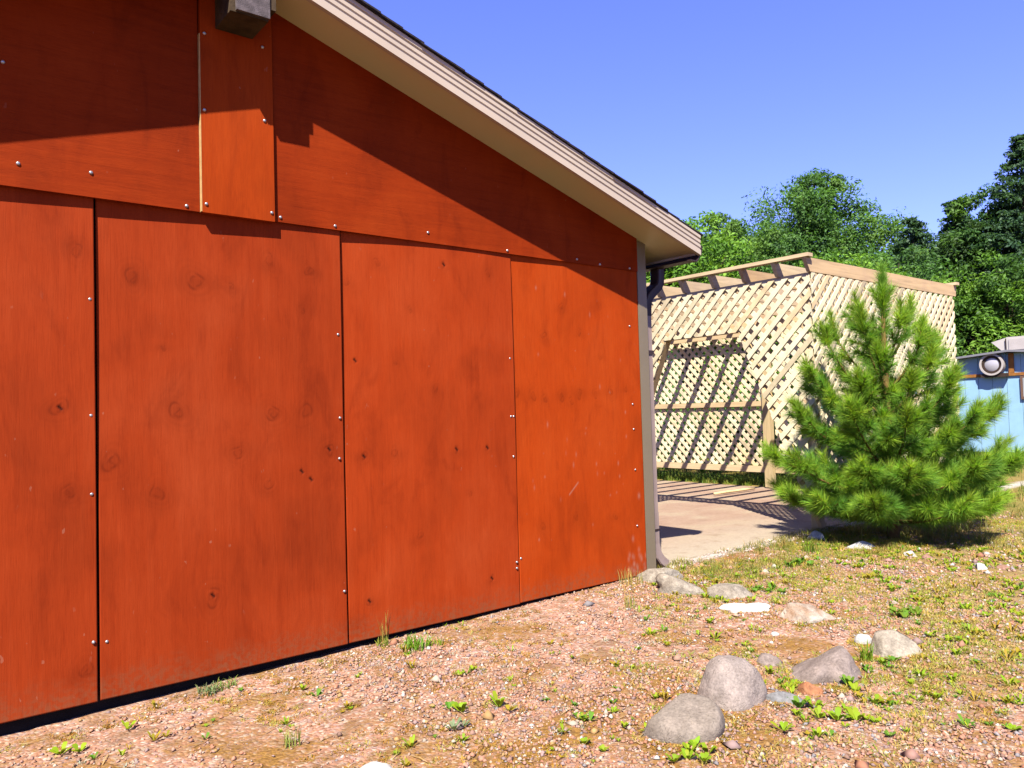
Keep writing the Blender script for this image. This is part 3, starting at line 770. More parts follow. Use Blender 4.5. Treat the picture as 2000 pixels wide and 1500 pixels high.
rock('cracked cream rock second in the row from the corner', -0.20, -0.55, 0.40, 0.26, 0.10, S_TAN, 47, 0.2, 7, VY - 0.35, (0.05, 0.12))
rock('white rounded stone in the grass by the slab edge', 2.18, -0.16, 0.19, 0.13, 0.085, S_WHITE, 51, 0.12, 3, VY)
rock('long white stone in front of the young pine', 1.99, -0.66, 0.25, 0.13, 0.065, S_WHITE, 53, 0.12, 4, VY - 0.2)
rock('small white stone right of the long white stone', 1.91, -1.11, 0.11, 0.08, 0.045, S_WHITE, 57, 0.12, 2, VY)
rock('low pink stone next to a small white one before the pine', 1.87, -1.25, 0.12, 0.09, 0.04, S_ROSE, 59, 0.1, 2, VY)
rock('small white wedge stone near the right picture edge', 1.71, -1.69, 0.105, 0.08, 0.045, S_WHITE, 61, 0.14, 4, VY - 0.5)
rock('pink flat stone nearest the right picture edge', 1.82, -1.80, 0.11, 0.08, 0.03, S_ROSE, 63, 0.1, 2, VY)
rock('white rock cut off by the bottom picture edge', -3.04, -1.40, 0.17, 0.14, 0.05, S_WHITE, 67, 0.1, 1, VY)
rock('tiny white stone alone in gravel above the peaked boulder', -0.60, -1.48, 0.05, 0.04, 0.018, S_WHITE, 69, 0.1, 1, VY, sub=2)
rock('small dark lump of soil lying on the slab', 4.05, 2.02, 0.20, 0.09, 0.035, S_BROWN, 71, 0.2, 2, VY, cat='clod', name='clod', sub=3)
rock('small pale brown rock beside mossy peaked boulder', -1.02, -1.72, 0.13, 0.10, 0.045, S_BROWN, 73, 0.14, 2, VY, sub=3)

# ------------------------------------------------------------------ loose gravel
t = NT('pebbles', 0.85, 0.25)
t.color(t.attr('tint').outputs['Color'])
M_PEB = t.mat
r = np.random.RandomState(12)
def scatter_gravel(name, n, xr, yr, rmin, rmax, pale=False, keep=None):
    x = r.uniform(*xr, n); y = r.uniform(*yr, n)
    w = vnoise(x * 1.3, y * 1.3, 21) * 0.65 + vnoise(x * 5, y * 5, 22) * 0.4
    k = r.rand(n) < np.clip((w - 0.26) * 2.4, 0.05, 1)
    if keep is not None: k &= keep(x, y)
    x, y = x[k], y[k]; n = len(x)
    s = rmin + (rmax - rmin) * r.rand(n) ** 2.5
    base = np.array([(1, 0, 0), (0, 1, 0), (-1, 0, 0), (0, -1, 0), (0, 0, 0.75), (0, 0, -0.5)], float)
    V = base[None] * (1 + r.uniform(-0.35, 0.35, (n, 6, 1)))
    a = r.uniform(0, 6.28, n); ca, sa = np.cos(a)[:, None], np.sin(a)[:, None]
    V[..., 0] *= r.uniform(0.7, 1.4, n)[:, None]
    X = V[..., 0] * ca - V[..., 1] * sa; Y = V[..., 0] * sa + V[..., 1] * ca
    Z = V[..., 2] + r.uniform(-.25, .25, n)[:, None] * X
    P = np.stack([X * s[:, None] + x[:, None], Y * s[:, None] + y[:, None], Z * s[:, None] + (gz(x, y) + s * 0.25)[:, None]], -1).reshape(-1, 3)
    f = np.array([(0, 1, 4), (1, 2, 4), (2, 3, 4), (3, 0, 4), (1, 0, 5), (2, 1, 5), (3, 2, 5), (0, 3, 5)])
    F = (f[None] + (np.arange(n) * 6)[:, None, None]).reshape(-1, 3)
    pal = np.array([(0.55, 0.28, 0.18), (0.50, 0.22, 0.13), (0.58, 0.35, 0.25), (0.40, 0.27, 0.25), (0.58, 0.46, 0.36), (0.34, 0.20, 0.15), (0.50, 0.30, 0.12), (0.33, 0.30, 0.31), (0.70, 0.66, 0.60), (0.47, 0.26, 0.21)])
    pr = np.array([.2, .15, .17, .12, .09, .1, .06, .04, .03, .04])
    if pale: pal = pal * 0.4 + np.array([0.72, 0.66, 0.6]) * 0.6
    c = pal[r.choice(len(pal), n, p=pr)] * r.uniform(0.85, 1.3, (n, 1))
    return add(name, mesh_np(name, P, F, False, np.repeat(c, 6, 0)), M_PEB, kind='stuff', label=None)
o = scatter_gravel('gravel', 80000, (-4.9, 1.6), (-3.4, -0.02), 0.0045, 0.0135)
o['label'] = 'pink crushed gravel covering the yard before the red wall'; o['category'] = 'gravel'
o = scatter_gravel('gravel', 600, (-4.9, 3.5), (-3.4, -0.05), 0.012, 0.034)
o['label'] = 'larger chips and pebbles lying in the gravel'; o['category'] = 'gravel'
o = scatter_gravel('gravel', 9000, (1.6, 5.0), (-4.0, -0.1), 0.006, 0.018)
o['label'] = 'thin gravel and stone chips around the young pine'; o['category'] = 'gravel'
o = scatter_gravel('gravel', 5000, (0.3, 2.9), (-0.04, 0.26), 0.006, 0.02, True)
o['label'] = 'pale crushed stone along the near slab edge'; o['category'] = 'gravel'

# ------------------------------------------------------------------ plants: shared leaf shader
def leafmat(name, trans=0.35, rough=0.5, spec=0.3, k=1.0):
    t = NT(name, rough, spec, k)
    a = t.color(t.attr('tint').outputs['Color'])
    tr = t.n('ShaderNodeBsdfTranslucent')
    t.l(t.mix(a, (1.25, 1.35, 0.55), 1.0, 'MULTIPLY'), tr.inputs['Color'])
    mx = t.n('ShaderNodeMixShader'); mx.inputs[0].default_value = trans
    t.l(t.b.outputs[0], mx.inputs[1]); t.l(tr.outputs[0], mx.inputs[2])
    t.l(mx.outputs[0], t.t.nodes['Material Output'].inputs['Surface'])
    return t.mat
M_LEAF = leafmat('leaf', 0.4, 0.55, 0.15, 2.7); M_NEEDLE = leafmat('needle', 0.45, 0.55, 0.15, 2.8); M_BLADE = leafmat('grass_blade', 0.35, 0.6, 0.15, 1.7)
M_WEED = leafmat('weed_leaf', 0.35, 0.6, 0.12, 1.75)
t = NT('bark', 0.9, 0.1)
t.color(t.ramp(t.noise(9, 5, 0.6, t.coord((4, 4, 1))), [(0.3, (0.05, 0.035, 0.022)), (0.7, (0.15, 0.10, 0.07))])); t.normal(t.bump(t.noise(14, 5, 0.6, t.coord((4, 4, 1))), 0.6, 0.03))
M_BARK = t.mat
t = NT('pine_twig', 0.8, 0.2)
t.color(t.ramp(t.noise(20, 4), [(0.3, (0.20, 0.10, 0.03)), (0.7, (0.36, 0.21, 0.07))])); M_TWIG = t.mat

# rosette weeds --------------------------------------------------------
def rosette(r, n, L, w, up, col, cvar=0.15):
    """n spatulate leaves; returns V (quads) F C"""
    V, F, C = [], [], []
    for i in range(n):
        a = 2 * math.pi * i / n + r.uniform(-.5, .5); l = L * r.uniform(0.6, 1.1); ww = w * r.uniform(0.8, 1.2)
        e = up * r.uniform(0.6, 1.4); ca, sa = math.cos(a), math.sin(a)
        cc = np.array(col) * (1 + r.uniform(-cvar, cvar)) * np.array([1 + r.uniform(-.2, .25), 1, 1])
        prof = [(0.03, 0.12, 0.0), (0.3, 0.35, 0.55), (0.62, 1.0, 0.95), (0.86, 0.8, 1.0), (1.0, 0.1, 0.93)]
        o = len(V)
        for tt, wd, hh in prof:
            x = l * tt * math.cos(e * 0.6); z = l * math.sin(e) * hh * tt
            for s in (-1, 1):
                y = s * ww * wd / 2
                V.append((x * ca - y * sa, x * sa + y * ca, z + abs(y) * 0.35 + 0.002)); C.append(cc)
        for j in range(4): F.append((o + 2 * j, o + 2 * j + 1, o + 2 * j + 3, o + 2 * j + 2))
    return V, F, C
def tuft(r, n, L, w, spread, col, lean=0.5, cvar=0.2):
    V, F, C = [], [], []
    for i in range(n):
        a = r.uniform(0, 6.28); rr = spread * math.sqrt(r.rand()); bx, by = rr * math.cos(a), rr * math.sin(a)
        d = r.uniform(0, 6.28); l = L * r.uniform(0.5, 1.1); k = lean * r.uniform(0.2, 1.2)
        ca, sa = math.cos(d), math.sin(d); ww = w * r.uniform(0.7, 1.3)
        cc = np.array(col) * (1 + r.uniform(-cvar, cvar)) * np.array([1 + r.uniform(-.2, .3), 1, 1])
        o = len(V)
        for tt, wd in ((0, 1), (0.4, 0.9), (0.75, 0.6), (1.0, 0.06)):
            x = l * k * tt * tt; z = l * tt * (1 - 0.3 * k * tt)
            for s in (-1, 1):
                y = s * ww * wd / 2
                V.append((bx + x * ca - y * sa, by + x * sa + y * ca, z - 0.004)); C.append(cc)
        for j in range(3): F.append((o + 2 * j, o + 2 * j + 1, o + 2 * j + 3, o + 2 * j + 2))
    return V, F, C
class Pile:
    def __init__(s): s.V, s.F, s.C, s.n = [], [], [], 0
    def put(s, vfc, x, y, z=None, yaw=0.0, sc=1.0):
        V, F, C = vfc; V = np.array(V) * sc; ca, sa = math.cos(yaw), math.sin(yaw)
        W = np.stack([V[:, 0] * ca - V[:, 1] * sa + x, V[:, 0] * sa + V[:, 1] * ca + y, V[:, 2] + (float(gz(x, y)) if z is None else z)], 1)
        s.V.append(W); s.F.append(np.array(F) + s.n); s.C.append(np.array(C)); s.n += len(W)
    def build(s, name, mat, label, cat):
        return add(name, mesh_np(name, np.concatenate(s.V), np.concatenate(s.F), False, np.concatenate(s.C)), mat, kind='stuff', label=label, cat=cat)
r = np.random.RandomState(31)
YG_ = (0.23, 0.33, 0.015); GR_ = (0.11, 0.23, 0.02); GY_ = (0.25, 0.28, 0.17); OR_ = (0.30, 0.24, 0.02)
protos = [rosette(r, int(r.randint(6, 12)), r.uniform(0.024, 0.046), r.uniform(0.008, 0.015), r.uniform(0.35, 1.1), [YG_, YG_, GR_, OR_][k % 4]) for k in range(24)]
def rockfree(x, y):
    for (rx, ry, rr) in ((-1.97, -1.93, .15), (-1.575, -1.885, .16), (-0.99, -1.985, .16), (-0.48, -2.06, .12), (-0.31, -1.1, .12), (-0.22, -1.44, .14), (-1.26, -2.09, .12), (-1.42, -2.05, .1)):
        if (x - rx) ** 2 + (y - ry) ** 2 < rr * rr: return False
    return True
p = Pile(); k = 0
while k < 1900:
    x = r.uniform(-4.4, 2.6); y = r.uniform(-3.3, -0.12)
    right = (x * 0.778 - y * 0.627)           # to the right as seen from the yard
    dens = 0.07 + 0.93 * max(0, min(1, (right + 1.2) / 2.0))
    cl = float(vnoise(x * 2.2, y * 2.2, 41))
    if r.rand() > dens * max(0, (cl - 0.2)) * 2.2 or not rockfree(x, y): continue
    for q in range(r.randint(1, 4)):
        p.put(protos[r.randint(24)], x + r.normal(0, .035), y + r.normal(0, .035), yaw=r.uniform(0, 6.28), sc=0.4 + 0.85 * r.rand() ** 1.8)
        k += 1
p.build('ground_cover_weeds', M_WEED, 'low yellow-green rosette weeds scattered through the gravel', 'weeds')
# grey lichen tufts
p = Pile()
lt = [tuft(r, 26, 0.016, 0.0035, 0.022, (0.40, 0.41, 0.33), 1.2) for _ in range(6)]
for _ in range(420):
    x = r.uniform(-4.2, 0.6); y = r.uniform(-3.0, -0.1)
    if float(vnoise(x * 2.6, y * 2.6, 55)) < 0.52 or not rockfree(x, y): continue
    p.put(lt[r.randint(6)], x, y, yaw=r.uniform(0, 6.28), sc=r.uniform(0.7, 1.5))
p.build('lichen', M_WEED, 'pale grey lichen tufts between the gravel', 'lichen')
p = Pile()
mt = [tuft(r, 40, 0.014, 0.004, 0.03, c, 1.3) for c in ((0.40, 0.24, 0.04), (0.32, 0.18, 0.03), (0.46, 0.31, 0.06), (0.27, 0.16, 0.03), (0.38, 0.33, 0.07))]
for (rx, ry, rr) in ((-1.97, -1.93, .16), (-1.575, -1.885, .165), (-0.99, -1.985, .165), (-0.48, -2.06, .125), (-0.31, -1.1, .13), (-0.22, -1.44, .15), (-0.11, -.86, .13), (-.2, -.55, .14), (-.05, -.2, .12), (1.99, -.66, .12), (-.43, -1.89, .05)):
    for q in range(46):
        a = r.uniform(0, 6.28); d = rr * r.uniform(0.92, 1.3)
        p.put(mt[r.randint(5)], rx + d * math.cos(a), ry + d * math.sin(a) * 0.9, yaw=r.uniform(0, 6.28), sc=r.uniform(0.6, 1.4))
k = 0
while k < 1500:
    x = r.uniform(-4.5, 1.0); y = r.uniform(-3.0, -0.03)
    near = 0.25 if y > -0.3 else 0.0
    if float(vnoise(x * 2.0, y * 2.0, 101)) * 0.7 + float(vnoise(x * 7, y * 7, 102)) * 0.3 + near < 0.60: continue
    p.put(mt[r.randint(5)], x, y, yaw=r.uniform(0, 6.28), sc=r.uniform(0.5, 1.3)); k += 1
p.build('moss', M_BLADE, 'golden brown moss cushions in the gravel and round the rocks', 'moss')
# dead stalks and dry straw
p = Pile()
for _ in range(900):
    x = r.uniform(-4.4, 4.2); y = r.uniform(-3.4, -0.1)
    l = r.uniform(0.02, 0.09); w = 0.0018; a = r.uniform(0, 6.28); c = np.array((0.42, 0.30, 0.15)) * r.uniform(0.6, 1.3)
    V = [(-l / 2, -w, 0.004), (-l / 2, w, 0.004), (0, -w, 0.012), (0, w, 0.012), (l / 2, -w, 0.006), (l / 2, w, 0.006)]
    p.put((V, [(0, 1, 3, 2), (2, 3, 5, 4)], [c] * 6), x, y, yaw=a)
p.build('dry_straw', M_BLADE, 'dry straw bits strewn over the gravel', 'straw')
# grass beside the slab edge, dry and yellow-green
p = Pile()
gp = [tuft(r, 22, 0.075, 0.0035, 0.05, c, 0.8) for c in ((0.25, 0.25, 0.05), (0.36, 0.28, 0.09), (0.16, 0.22, 0.03), (0.30, 0.26, 0.06), (0.22, 0.25, 0.04))]
k = 0
while k < 520:
    x = r.uniform(0.15, 3.0); y = r.uniform(-0.95, 0.1)
    d = float(vnoise(x * 2.3, y * 2.3, 61))
    if y > 0.12 or r.rand() > (d - 0.22) * 2.0 * (1.0 if y > -0.6 else 0.45): continue
    p.put(gp[r.randint(5)], x, y, yaw=r.uniform(0, 6.28), sc=r.uniform(0.45, 1.0)); k += 1
p.build('dry_grass', M_BLADE, 'short yellow-green grass growing along the near slab edge', 'grass')
p = Pile()
gp = [tuft(r, 34, 0.026, 0.0035, 0.05, c, 1.2) for c in ((0.36, 0.36, 0.05), (0.30, 0.34, 0.04), (0.42, 0.34, 0.08), (0.34, 0.27, 0.05), (0.25, 0.31, 0.04), (0.46, 0.37, 0.12))]
k = 0
while k < 4000:
    x = r.uniform(-2.2, 4.4); y = r.uniform(-3.6, -0.1)
    right = x * 0.778 - y * 0.627
    d = float(vnoise(x * 1.7, y * 1.7, 91)) * 0.7 + float(vnoise(x * 6, y * 6, 92)) * 0.3
    if r.rand() > max(0, d - 0.33) * 3.2 * max(0.0, min(1, (right + 0.7) / 1.9)) or not rockfree(x, y): continue
    p.put(gp[r.randint(6)], x, y, yaw=r.uniform(0, 6.28), sc=r.uniform(0.5, 1.3)); k += 1
p.build('moss_grass', M_BLADE, 'short yellow-green mossy grass spreading over the right side gravel', 'grass')
# grass under and beyond the back wall and out to the shed
p = Pile()
gp = [tuft(r, 30, 0.14, 0.006, 0.10, c, 0.7) for c in ((0.16, 0.26, 0.03), (0.20, 0.29, 0.04), (0.25, 0.29, 0.05), (0.12, 0.22, 0.03))]
for _ in range(900):
    x = 6.0 + abs(r.normal(0.05, 0.35)); y = r.uniform(0.3, 7.5)
    p.put(gp[r.randint(4)], x, y, yaw=r.uniform(0, 6.28), sc=r.uniform(0.5, 1.1))
for _ in range(900):
    x = r.uniform(6.3, 16); y = r.uniform(-4, 12)
    p.put(gp[r.randint(4)], x, y, yaw=r.uniform(0, 6.28), sc=r.uniform(0.7, 1.6))
p.build('lawn_grass', M_BLADE, 'green grass below the back lattice wall and beyond it', 'grass')
p = Pile()
gp = [tuft(r, 24, 0.12, 0.005, 0.09, c, 0.9) for c in ((0.34, 0.25, 0.09), (0.16, 0.22, 0.03), (0.26, 0.24, 0.06))]
for _ in range(620):
    x = r.uniform(2.6, 7.5); y = r.uniform(-3.6, -0.15)
    if float(vnoise(x * 1.2, y * 1.2, 77)) < 0.42: continue
    p.put(gp[r.randint(3)], x, y, yaw=r.uniform(0, 6.28), sc=r.uniform(0.5, 1.2))
p.build('rough_grass', M_BLADE, 'patchy straw coloured grass around and right of the pine', 'grass')

# single weeds one can point at -----------------------------------------
def plant(name, label, cat, x, y, vfcs, mat=None):
    V, F, C, n = [], [], [], 0
    for v, f, c, dx, dy, sc in vfcs:
        v = np.array(v) * sc; v[:, 0] += dx; v[:, 1] += dy
        V.append(v); F.append(np.array(f) + n); C.append(np.array(c)); n += len(v)
    return add(name, mesh_np(name, np.concatenate(V), np.concatenate(F), False, np.concatenate(C)), mat or M_WEED, label=label, cat=cat, loc=(x, y, float(gz(x, y)) + 0.002))
plant('grass_tuft', 'bright green grass tuft in gravel close to the red wall', 'grass tuft', -2.15, -0.24, [(*tuft(r, 90, 0.085, 0.007, 0.085, (0.13, 0.27, 0.015), 0.7), 0, 0, 1), (*tuft(r, 30, 0.06, 0.006, 0.05, (0.20, 0.30, 0.02), 0.7), 0.12, -0.02, 1)], M_BLADE)
plant('seeding_weed', 'tall dry seeding weed standing against the wall left of the tuft', 'weed', -2.24, -0.06, [(*tuft(r, 10, 0.19, 0.004, 0.02, (0.32, 0.27, 0.06), 0.25), 0, 0, 1), (*tuft(r, 30, 0.05, 0.006, 0.05, (0.18, 0.24, 0.03), 0.8), 0, -0.01, 1)], M_BLADE)
plant('wall_weed', 'grey-green weed mat at the dark foot of the red wall', 'weed', -3.22, -0.10, [(*tuft(r, 60, 0.05, 0.006, 0.05, (0.15, 0.20, 0.08), 0.9), 0, 0, 1), (*tuft(r, 60, 0.045, 0.006, 0.06, (0.17, 0.24, 0.05), 0.9), 0.09, 0.02, 1)], M_BLADE)
plant('grass_tuft', 'thin upright pale grass tuft in the left foreground gravel', 'grass tuft', -3.16, -0.95, [(*tuft(r, 40, 0.09, 0.0035, 0.035, (0.26, 0.31, 0.06), 0.5), 0, 0, 1)], M_BLADE)
plant('broadleaf_weed', 'broad-leaved weed in the bottom left corner of the gravel', 'weed', -3.87, -0.37, [(*rosette(r, 7, 0.05, 0.024, 0.6, YG_), 0, 0, 1), (*rosette(r, 6, 0.04, 0.02, 0.6, YG_), 0.06, -0.03, 1)])
plant('broadleaf_weed', 'broad-leaved weed in gravel below the grey wall weed', 'weed', -3.61, -0.30, [(*rosette(r, 7, 0.038, 0.017, 0.8, YG_), 0, 0, 1)])
plant('broadleaf_weed', 'upright bright weed rosette, left one of the mid-gravel pair', 'weed', -2.48, -1.15, [(*rosette(r, 8, 0.06, 0.022, 0.9, YG_), 0, 0, 1), (*rosette(r, 6, 0.045, 0.018, 0.8, GR_), -0.02, 0.06, 1)])
plant('broadleaf_weed', 'upright bright weed rosette, right one of the mid-gravel pair', 'weed', -2.33, -1.22, [(*rosette(r, 8, 0.06, 0.02, 0.9, YG_), 0, 0, 1), (*rosette(r, 5, 0.04, 0.018, 0.6, OR_), 0.0, -0.07, 1)])
plant('grey_weed', 'small blue-grey leafy weed below the bright pair of rosettes', 'weed', -2.60, -1.27, [(*rosette(r, 12, 0.045, 0.012, 0.8, (0.17, 0.25, 0.13)), 0, 0, 1), (*rosette(r, 8, 0.035, 0.012, 0.6, (0.17, 0.25, 0.13)), 0.04, 0, 1)])
plant('corner_grass', 'thin tall grass before the corner end of the red wall', 'grass tuft', -0.72, -0.52, [(*tuft(r, 34, 0.11, 0.004, 0.045, (0.26, 0.29, 0.06), 0.35), 0, 0, 1), (*tuft(r, 4, 0.20, 0.004, 0.03, (0.40, 0.30, 0.10), 0.2), -0.02, 0, 1)], M_BLADE)
plant('corner_grass', 'thin dry grass touching the wall beside the corner rock', 'grass tuft', -0.30, -0.14, [(*tuft(r, 50, 0.13, 0.004, 0.09, (0.34, 0.30, 0.08), 0.4), 0, 0, 1)], M_BLADE)
plant('grass_tuft', 'green grass tuft right of the peaked boulder below the white stone', 'grass tuft', -0.66, -2.02, [(*tuft(r, 40, 0.10, 0.006, 0.03, (0.17, 0.28, 0.02), 0.6), 0, 0, 1)], M_BLADE)
plant('broadleaf_weed', 'leafy green weed growing over the blue-grey slate stone', 'weed', -1.46, -2.13, [(*rosette(r, 9, 0.055, 0.022, 0.8, GR_), 0, 0, 1), (*rosette(r, 7, 0.045, 0.02, 0.7, YG_), 0.05, -0.04, 1)])
plant('broadleaf_weed', 'wide cluster of yellow-green weeds below the lowest boulder', 'weed', -2.16, -2.11, [(*rosette(r, 8, 0.04, 0.017, 0.8, YG_), dx, dy, 1) for dx, dy in ((0, 0), (.05, .03), (.03, -.05), (-.05, .02), (.09, -.02), (.1, .04))])
plant('broadleaf_weed', 'large leafy weed in front of the rose and orange stones', 'weed', -1.46, -2.30, [(*rosette(r, 9, 0.055, 0.024, 0.8, YG_), 0, 0, 1), (*rosette(r, 8, 0.05, 0.022, 0.7, YG_), 0.05, -0.05, 1), (*rosette(r, 7, 0.045, 0.02, 0.7, YG_), -0.03, 0.06, 1)])
plant('broadleaf_weed', 'green weed at the sunny foot of the peaked boulder', 'weed', -1.06, -2.14, [(*rosette(r, 9, 0.05, 0.02, 0.9, GR_), 0, 0, 1), (*rosette(r, 7, 0.04, 0.018, 0.8, YG_), -0.04, -0.05, 1)])
plant('broadleaf_weed', 'dark green weed patch up the slope from the cream angular rock', 'weed', 0.20, -1.82, [(*rosette(r, 9, 0.05, 0.02, 0.7, (0.13, 0.22, 0.02)), dx, dy, 1) for dx, dy in ((0, 0), (.05, .02), (.035, -.05), (-.05, .02), (.09, -.02), (.015, .06), (-.06, -.03))])
plant('broadleaf_weed', 'leafy green weed patch behind the pale orange-patched rock', 'weed', 0.12, -0.98, [(*rosette(r, 9, 0.05, 0.02, 0.7, GR_), dx, dy, 1) for dx, dy in ((0, 0), (.09, .03), (.05, -.07), (-.07, .05), (-.13, .1), (.02, .09))])
plant('broadleaf_weed', 'leafy green weed in yellow grass near the slab edge', 'weed', 0.98, -0.68, [(*rosette(r, 10, 0.06, 0.02, 1.0, GR_), dx, dy, 1) for dx, dy in ((0, 0), (.1, .03), (-.09, .02), (.03, -.08))])
plant('grass_tuft', 'tall green grass tuft left of the long white stone', 'grass tuft', 1.62, -0.42, [(*tuft(r, 50, 0.13, 0.006, 0.07, (0.15, 0.26, 0.03), 0.5), 0, 0, 1)], M_BLADE)

# ------------------------------------------------------------------ young pine
PX, PY_ = 2.72, -0.60
pine = thing('young_pine', (PX, PY_, 0.0), 'bushy young pine with long bright green needles before the pavilion', 'pine tree')
r = np.random.RandomState(77)
NV, NC = [], []; TV, TF = [], []
def needles(p0, p1, n, L, col, rad0=0.9):
    """needle fans along a shoot"""
    ax = p1 - p0; ln = np.linalg.norm(ax); ax = ax / ln
    ref = np.array((0, 0, 1.0)) if abs(ax[2]) < 0.9 else np.array((1.0, 0, 0))
    u = np.cross(ax, ref); u /= np.linalg.norm(u); v = np.cross(ax, u)
    tt = r.rand(n) ** 0.85; a = r.uniform(0, 6.28, n)
    spread = np.radians(r.normal(50, 13, n)) * (1.12 - 0.55 * tt)
    d = ax[None] * np.cos(spread)[:, None] + (u[None] * np.cos(a)[:, None] + v[None] * np.sin(a)[:, None]) * np.sin(spread)[:, None]
    d[:, 2] -= 0.06
    b = p0[None] + ax[None] * (ln * tt)[:, None]
    l = L * r.uniform(0.7, 1.15, n)
    tip = b + d * l[:, None]
    side = np.cross(d, r.normal(size=(n, 3))); side /= np.linalg.norm(side, axis=1)[:, None]
    w = 0.0024
    NV.append(np.stack([b - side * w, b + side * w, tip], 1).reshape(-1, 3))
    c = np.array(col)[None] * r.uniform(0.75, 1.25, (n, 1)) * r.uniform(0.72, 1.15) * np.stack([r.uniform(0.8, 1.25, n), np.ones(n), np.ones(n)], 1)
    NC.append(np.repeat(c, 3, 0))
def twig(pts, r0, r1, sides=5):
    V, F = tube(pts, list(np.linspace(r0, r1, len(pts))), sides)
    o = len(TV); TV.extend(V); TF.extend([tuple(i + o for i in f) for f in F])
GREENS = [(0.125, 0.245, 0.03), (0.16, 0.285, 0.028), (0.095, 0.205, 0.03), (0.20, 0.315, 0.03)]
def shoot(p, d, L, col=None, dens=1.0):
    d = d / np.linalg.norm(d)
    e = p + d * L
    needles(p, e, int(820 * L * dens) + 50, 0.122, col or GREENS[r.randint(4)])
    twig([p, e], 0.005, 0.003, 4)
    return e
CRv = np.array((0.778, -0.627, 0)); CFv = np.array((0.628, 0.777, 0))
def bough(z, az, L, rise, curve):
    """az measured with 0 = to the right across the yard, pi/2 = away"""
    d = CRv * math.cos(az) + CFv * math.sin(az)
    pts = []; base = np.array((PX, PY_, z)); n = 7
    for i in range(n):
        s = i / (n - 1)
        pts.append(base + d * L * s * (1 - 0.12 * s) + np.array((0, 0, L * (rise * s + curve * s * s))))
    twig(pts, 0.014 + 0.006 * L, 0.005, 6)
    side = np.array((-d[1], d[0], 0))
    for i in range(1, n):
        s = i / (n - 1)
        if z > 1.2 and s < 0.45: continue
        if s > 0.25:
            needles(pts[i - 1], pts[i], int(420 * L / (n - 1) * (0.45 + s)) + 16, 0.11, GREENS[r.randint(3)])
        if i >= 2 and not (z > 1.2 and i < 4):
            for sg in (-1, 1):
                if r.rand() < (0.93 if z < 0.7 else 0.62):
                    ll = (0.12 + 0.26 * L * (1.1 - s)) * r.uniform(0.7, 1.25)
                    dd = d * r.uniform(0.4, 0.9) + side * sg * r.uniform(0.45, 1.0) + np.array((0, 0, r.uniform(0.3, 1.0)))
                    e = shoot(pts[i], dd, ll)
                    if ll > 0.2:
                        shoot(pts[i] + (e - pts[i]) * 0.55, dd + np.array((0, 0, 0.9)) * r.uniform(0.3, 0.8) - side * sg * 0.4, ll * 0.55)
                        shoot(pts[i] + (e - pts[i]) * 0.5, dd + d * 0.8 + side * sg * 0.9, ll * 0.5)
    tipd = pts[-1] - pts[-2]; tipd = tipd / np.linalg.norm(tipd)
    e = shoot(pts[-1], tipd + np.array((0, 0, 0.5 if z < 1.2 else 1.6)), 0.16 + 0.05 * L if z < 1.2 else 0.24, GREENS[3], 1.25)
    for k in range(2):
        a = r.uniform(0, 6.28)
        shoot(pts[-1], tipd + side * math.cos(a) * 0.8 + np.array((0, 0, 0.55 + 0.6 * math.sin(a))), 0.13 + 0.05 * L, GREENS[1])
whorls = [(0.14, 12, 1.07, 0.07, 0.12), (0.34, 11, 1.12, 0.18, 0.13), (0.58, 9, 0.94, 0.36, 0.20), (0.84, 8, 0.74, 0.52, 0.28), (1.10, 6, 0.60, 0.62, 0.34), (1.34, 5, 0.52, 0.62, 0.40), (1.58, 4, 0.34, 0.8, 0.45)]
for wi, (z, nb, L, rise, cv) in enumerate(whorls):
    a0 = wi * 0.55
    for k in range(nb):
        az = a0 + 2 * math.pi * k / nb + r.uniform(-.18, .18)
        LL = L * r.uniform(0.82, 1.1)
        back = math.sin(az)
        if back > 0.3: LL *= 1 - 0.45 * (back - 0.3) / 0.7   # crowded by the lattice behind
        if back < -0.3: LL *= 1 + 0.24 * (back + 0.3) / 0.7
        LL *= 1 + (0.0 if z < 0.45 else -0.02) * math.cos(az)
        bough(z, az, LL, rise * r.uniform(0.8, 1.2), cv)
tr = [np.array((PX, PY_, -0.02)), np.array((PX + .01, PY_, 0.6)), np.array((PX, PY_ + .01, 1.2)), np.array((PX - .01, PY_, 1.8)), np.array((PX, PY_, 2.1))]
twig(tr, 0.055, 0.014, 9)
needles(np.array((PX - .005, PY_, 1.50)), np.array((PX, PY_, 1.86)), 500, 0.12, GREENS[2])
needles(np.array((PX, PY_, 1.84)), np.array((PX + .01, PY_, 2.36)), 900, 0.13, GREENS[0])
top = shoot(np.array((PX, PY_, 1.84)), np.array((0.02, 0.0, 1.0)), 0.64, GREENS[0], 1.7)
for k in range(4):
    a = k * 1.57 + 0.4
    shoot(np.array((PX, PY_, 2.08)), np.array((math.cos(a) * 0.4, math.sin(a) * 0.4, 1.0)), 0.2, GREENS[1], 1.2)
NVa = np.concatenate(NV); NCa = np.concatenate(NC)
print('needles', len(NVa) // 3)
me = mesh('trunk_and_twigs', TV, TF, True)
add('trunk', me, M_TWIG, pine)
add('needles', mesh_np('needles', NVa, np.arange(len(NVa)).reshape(-1, 3), False, NCa), M_NEEDLE, pine)

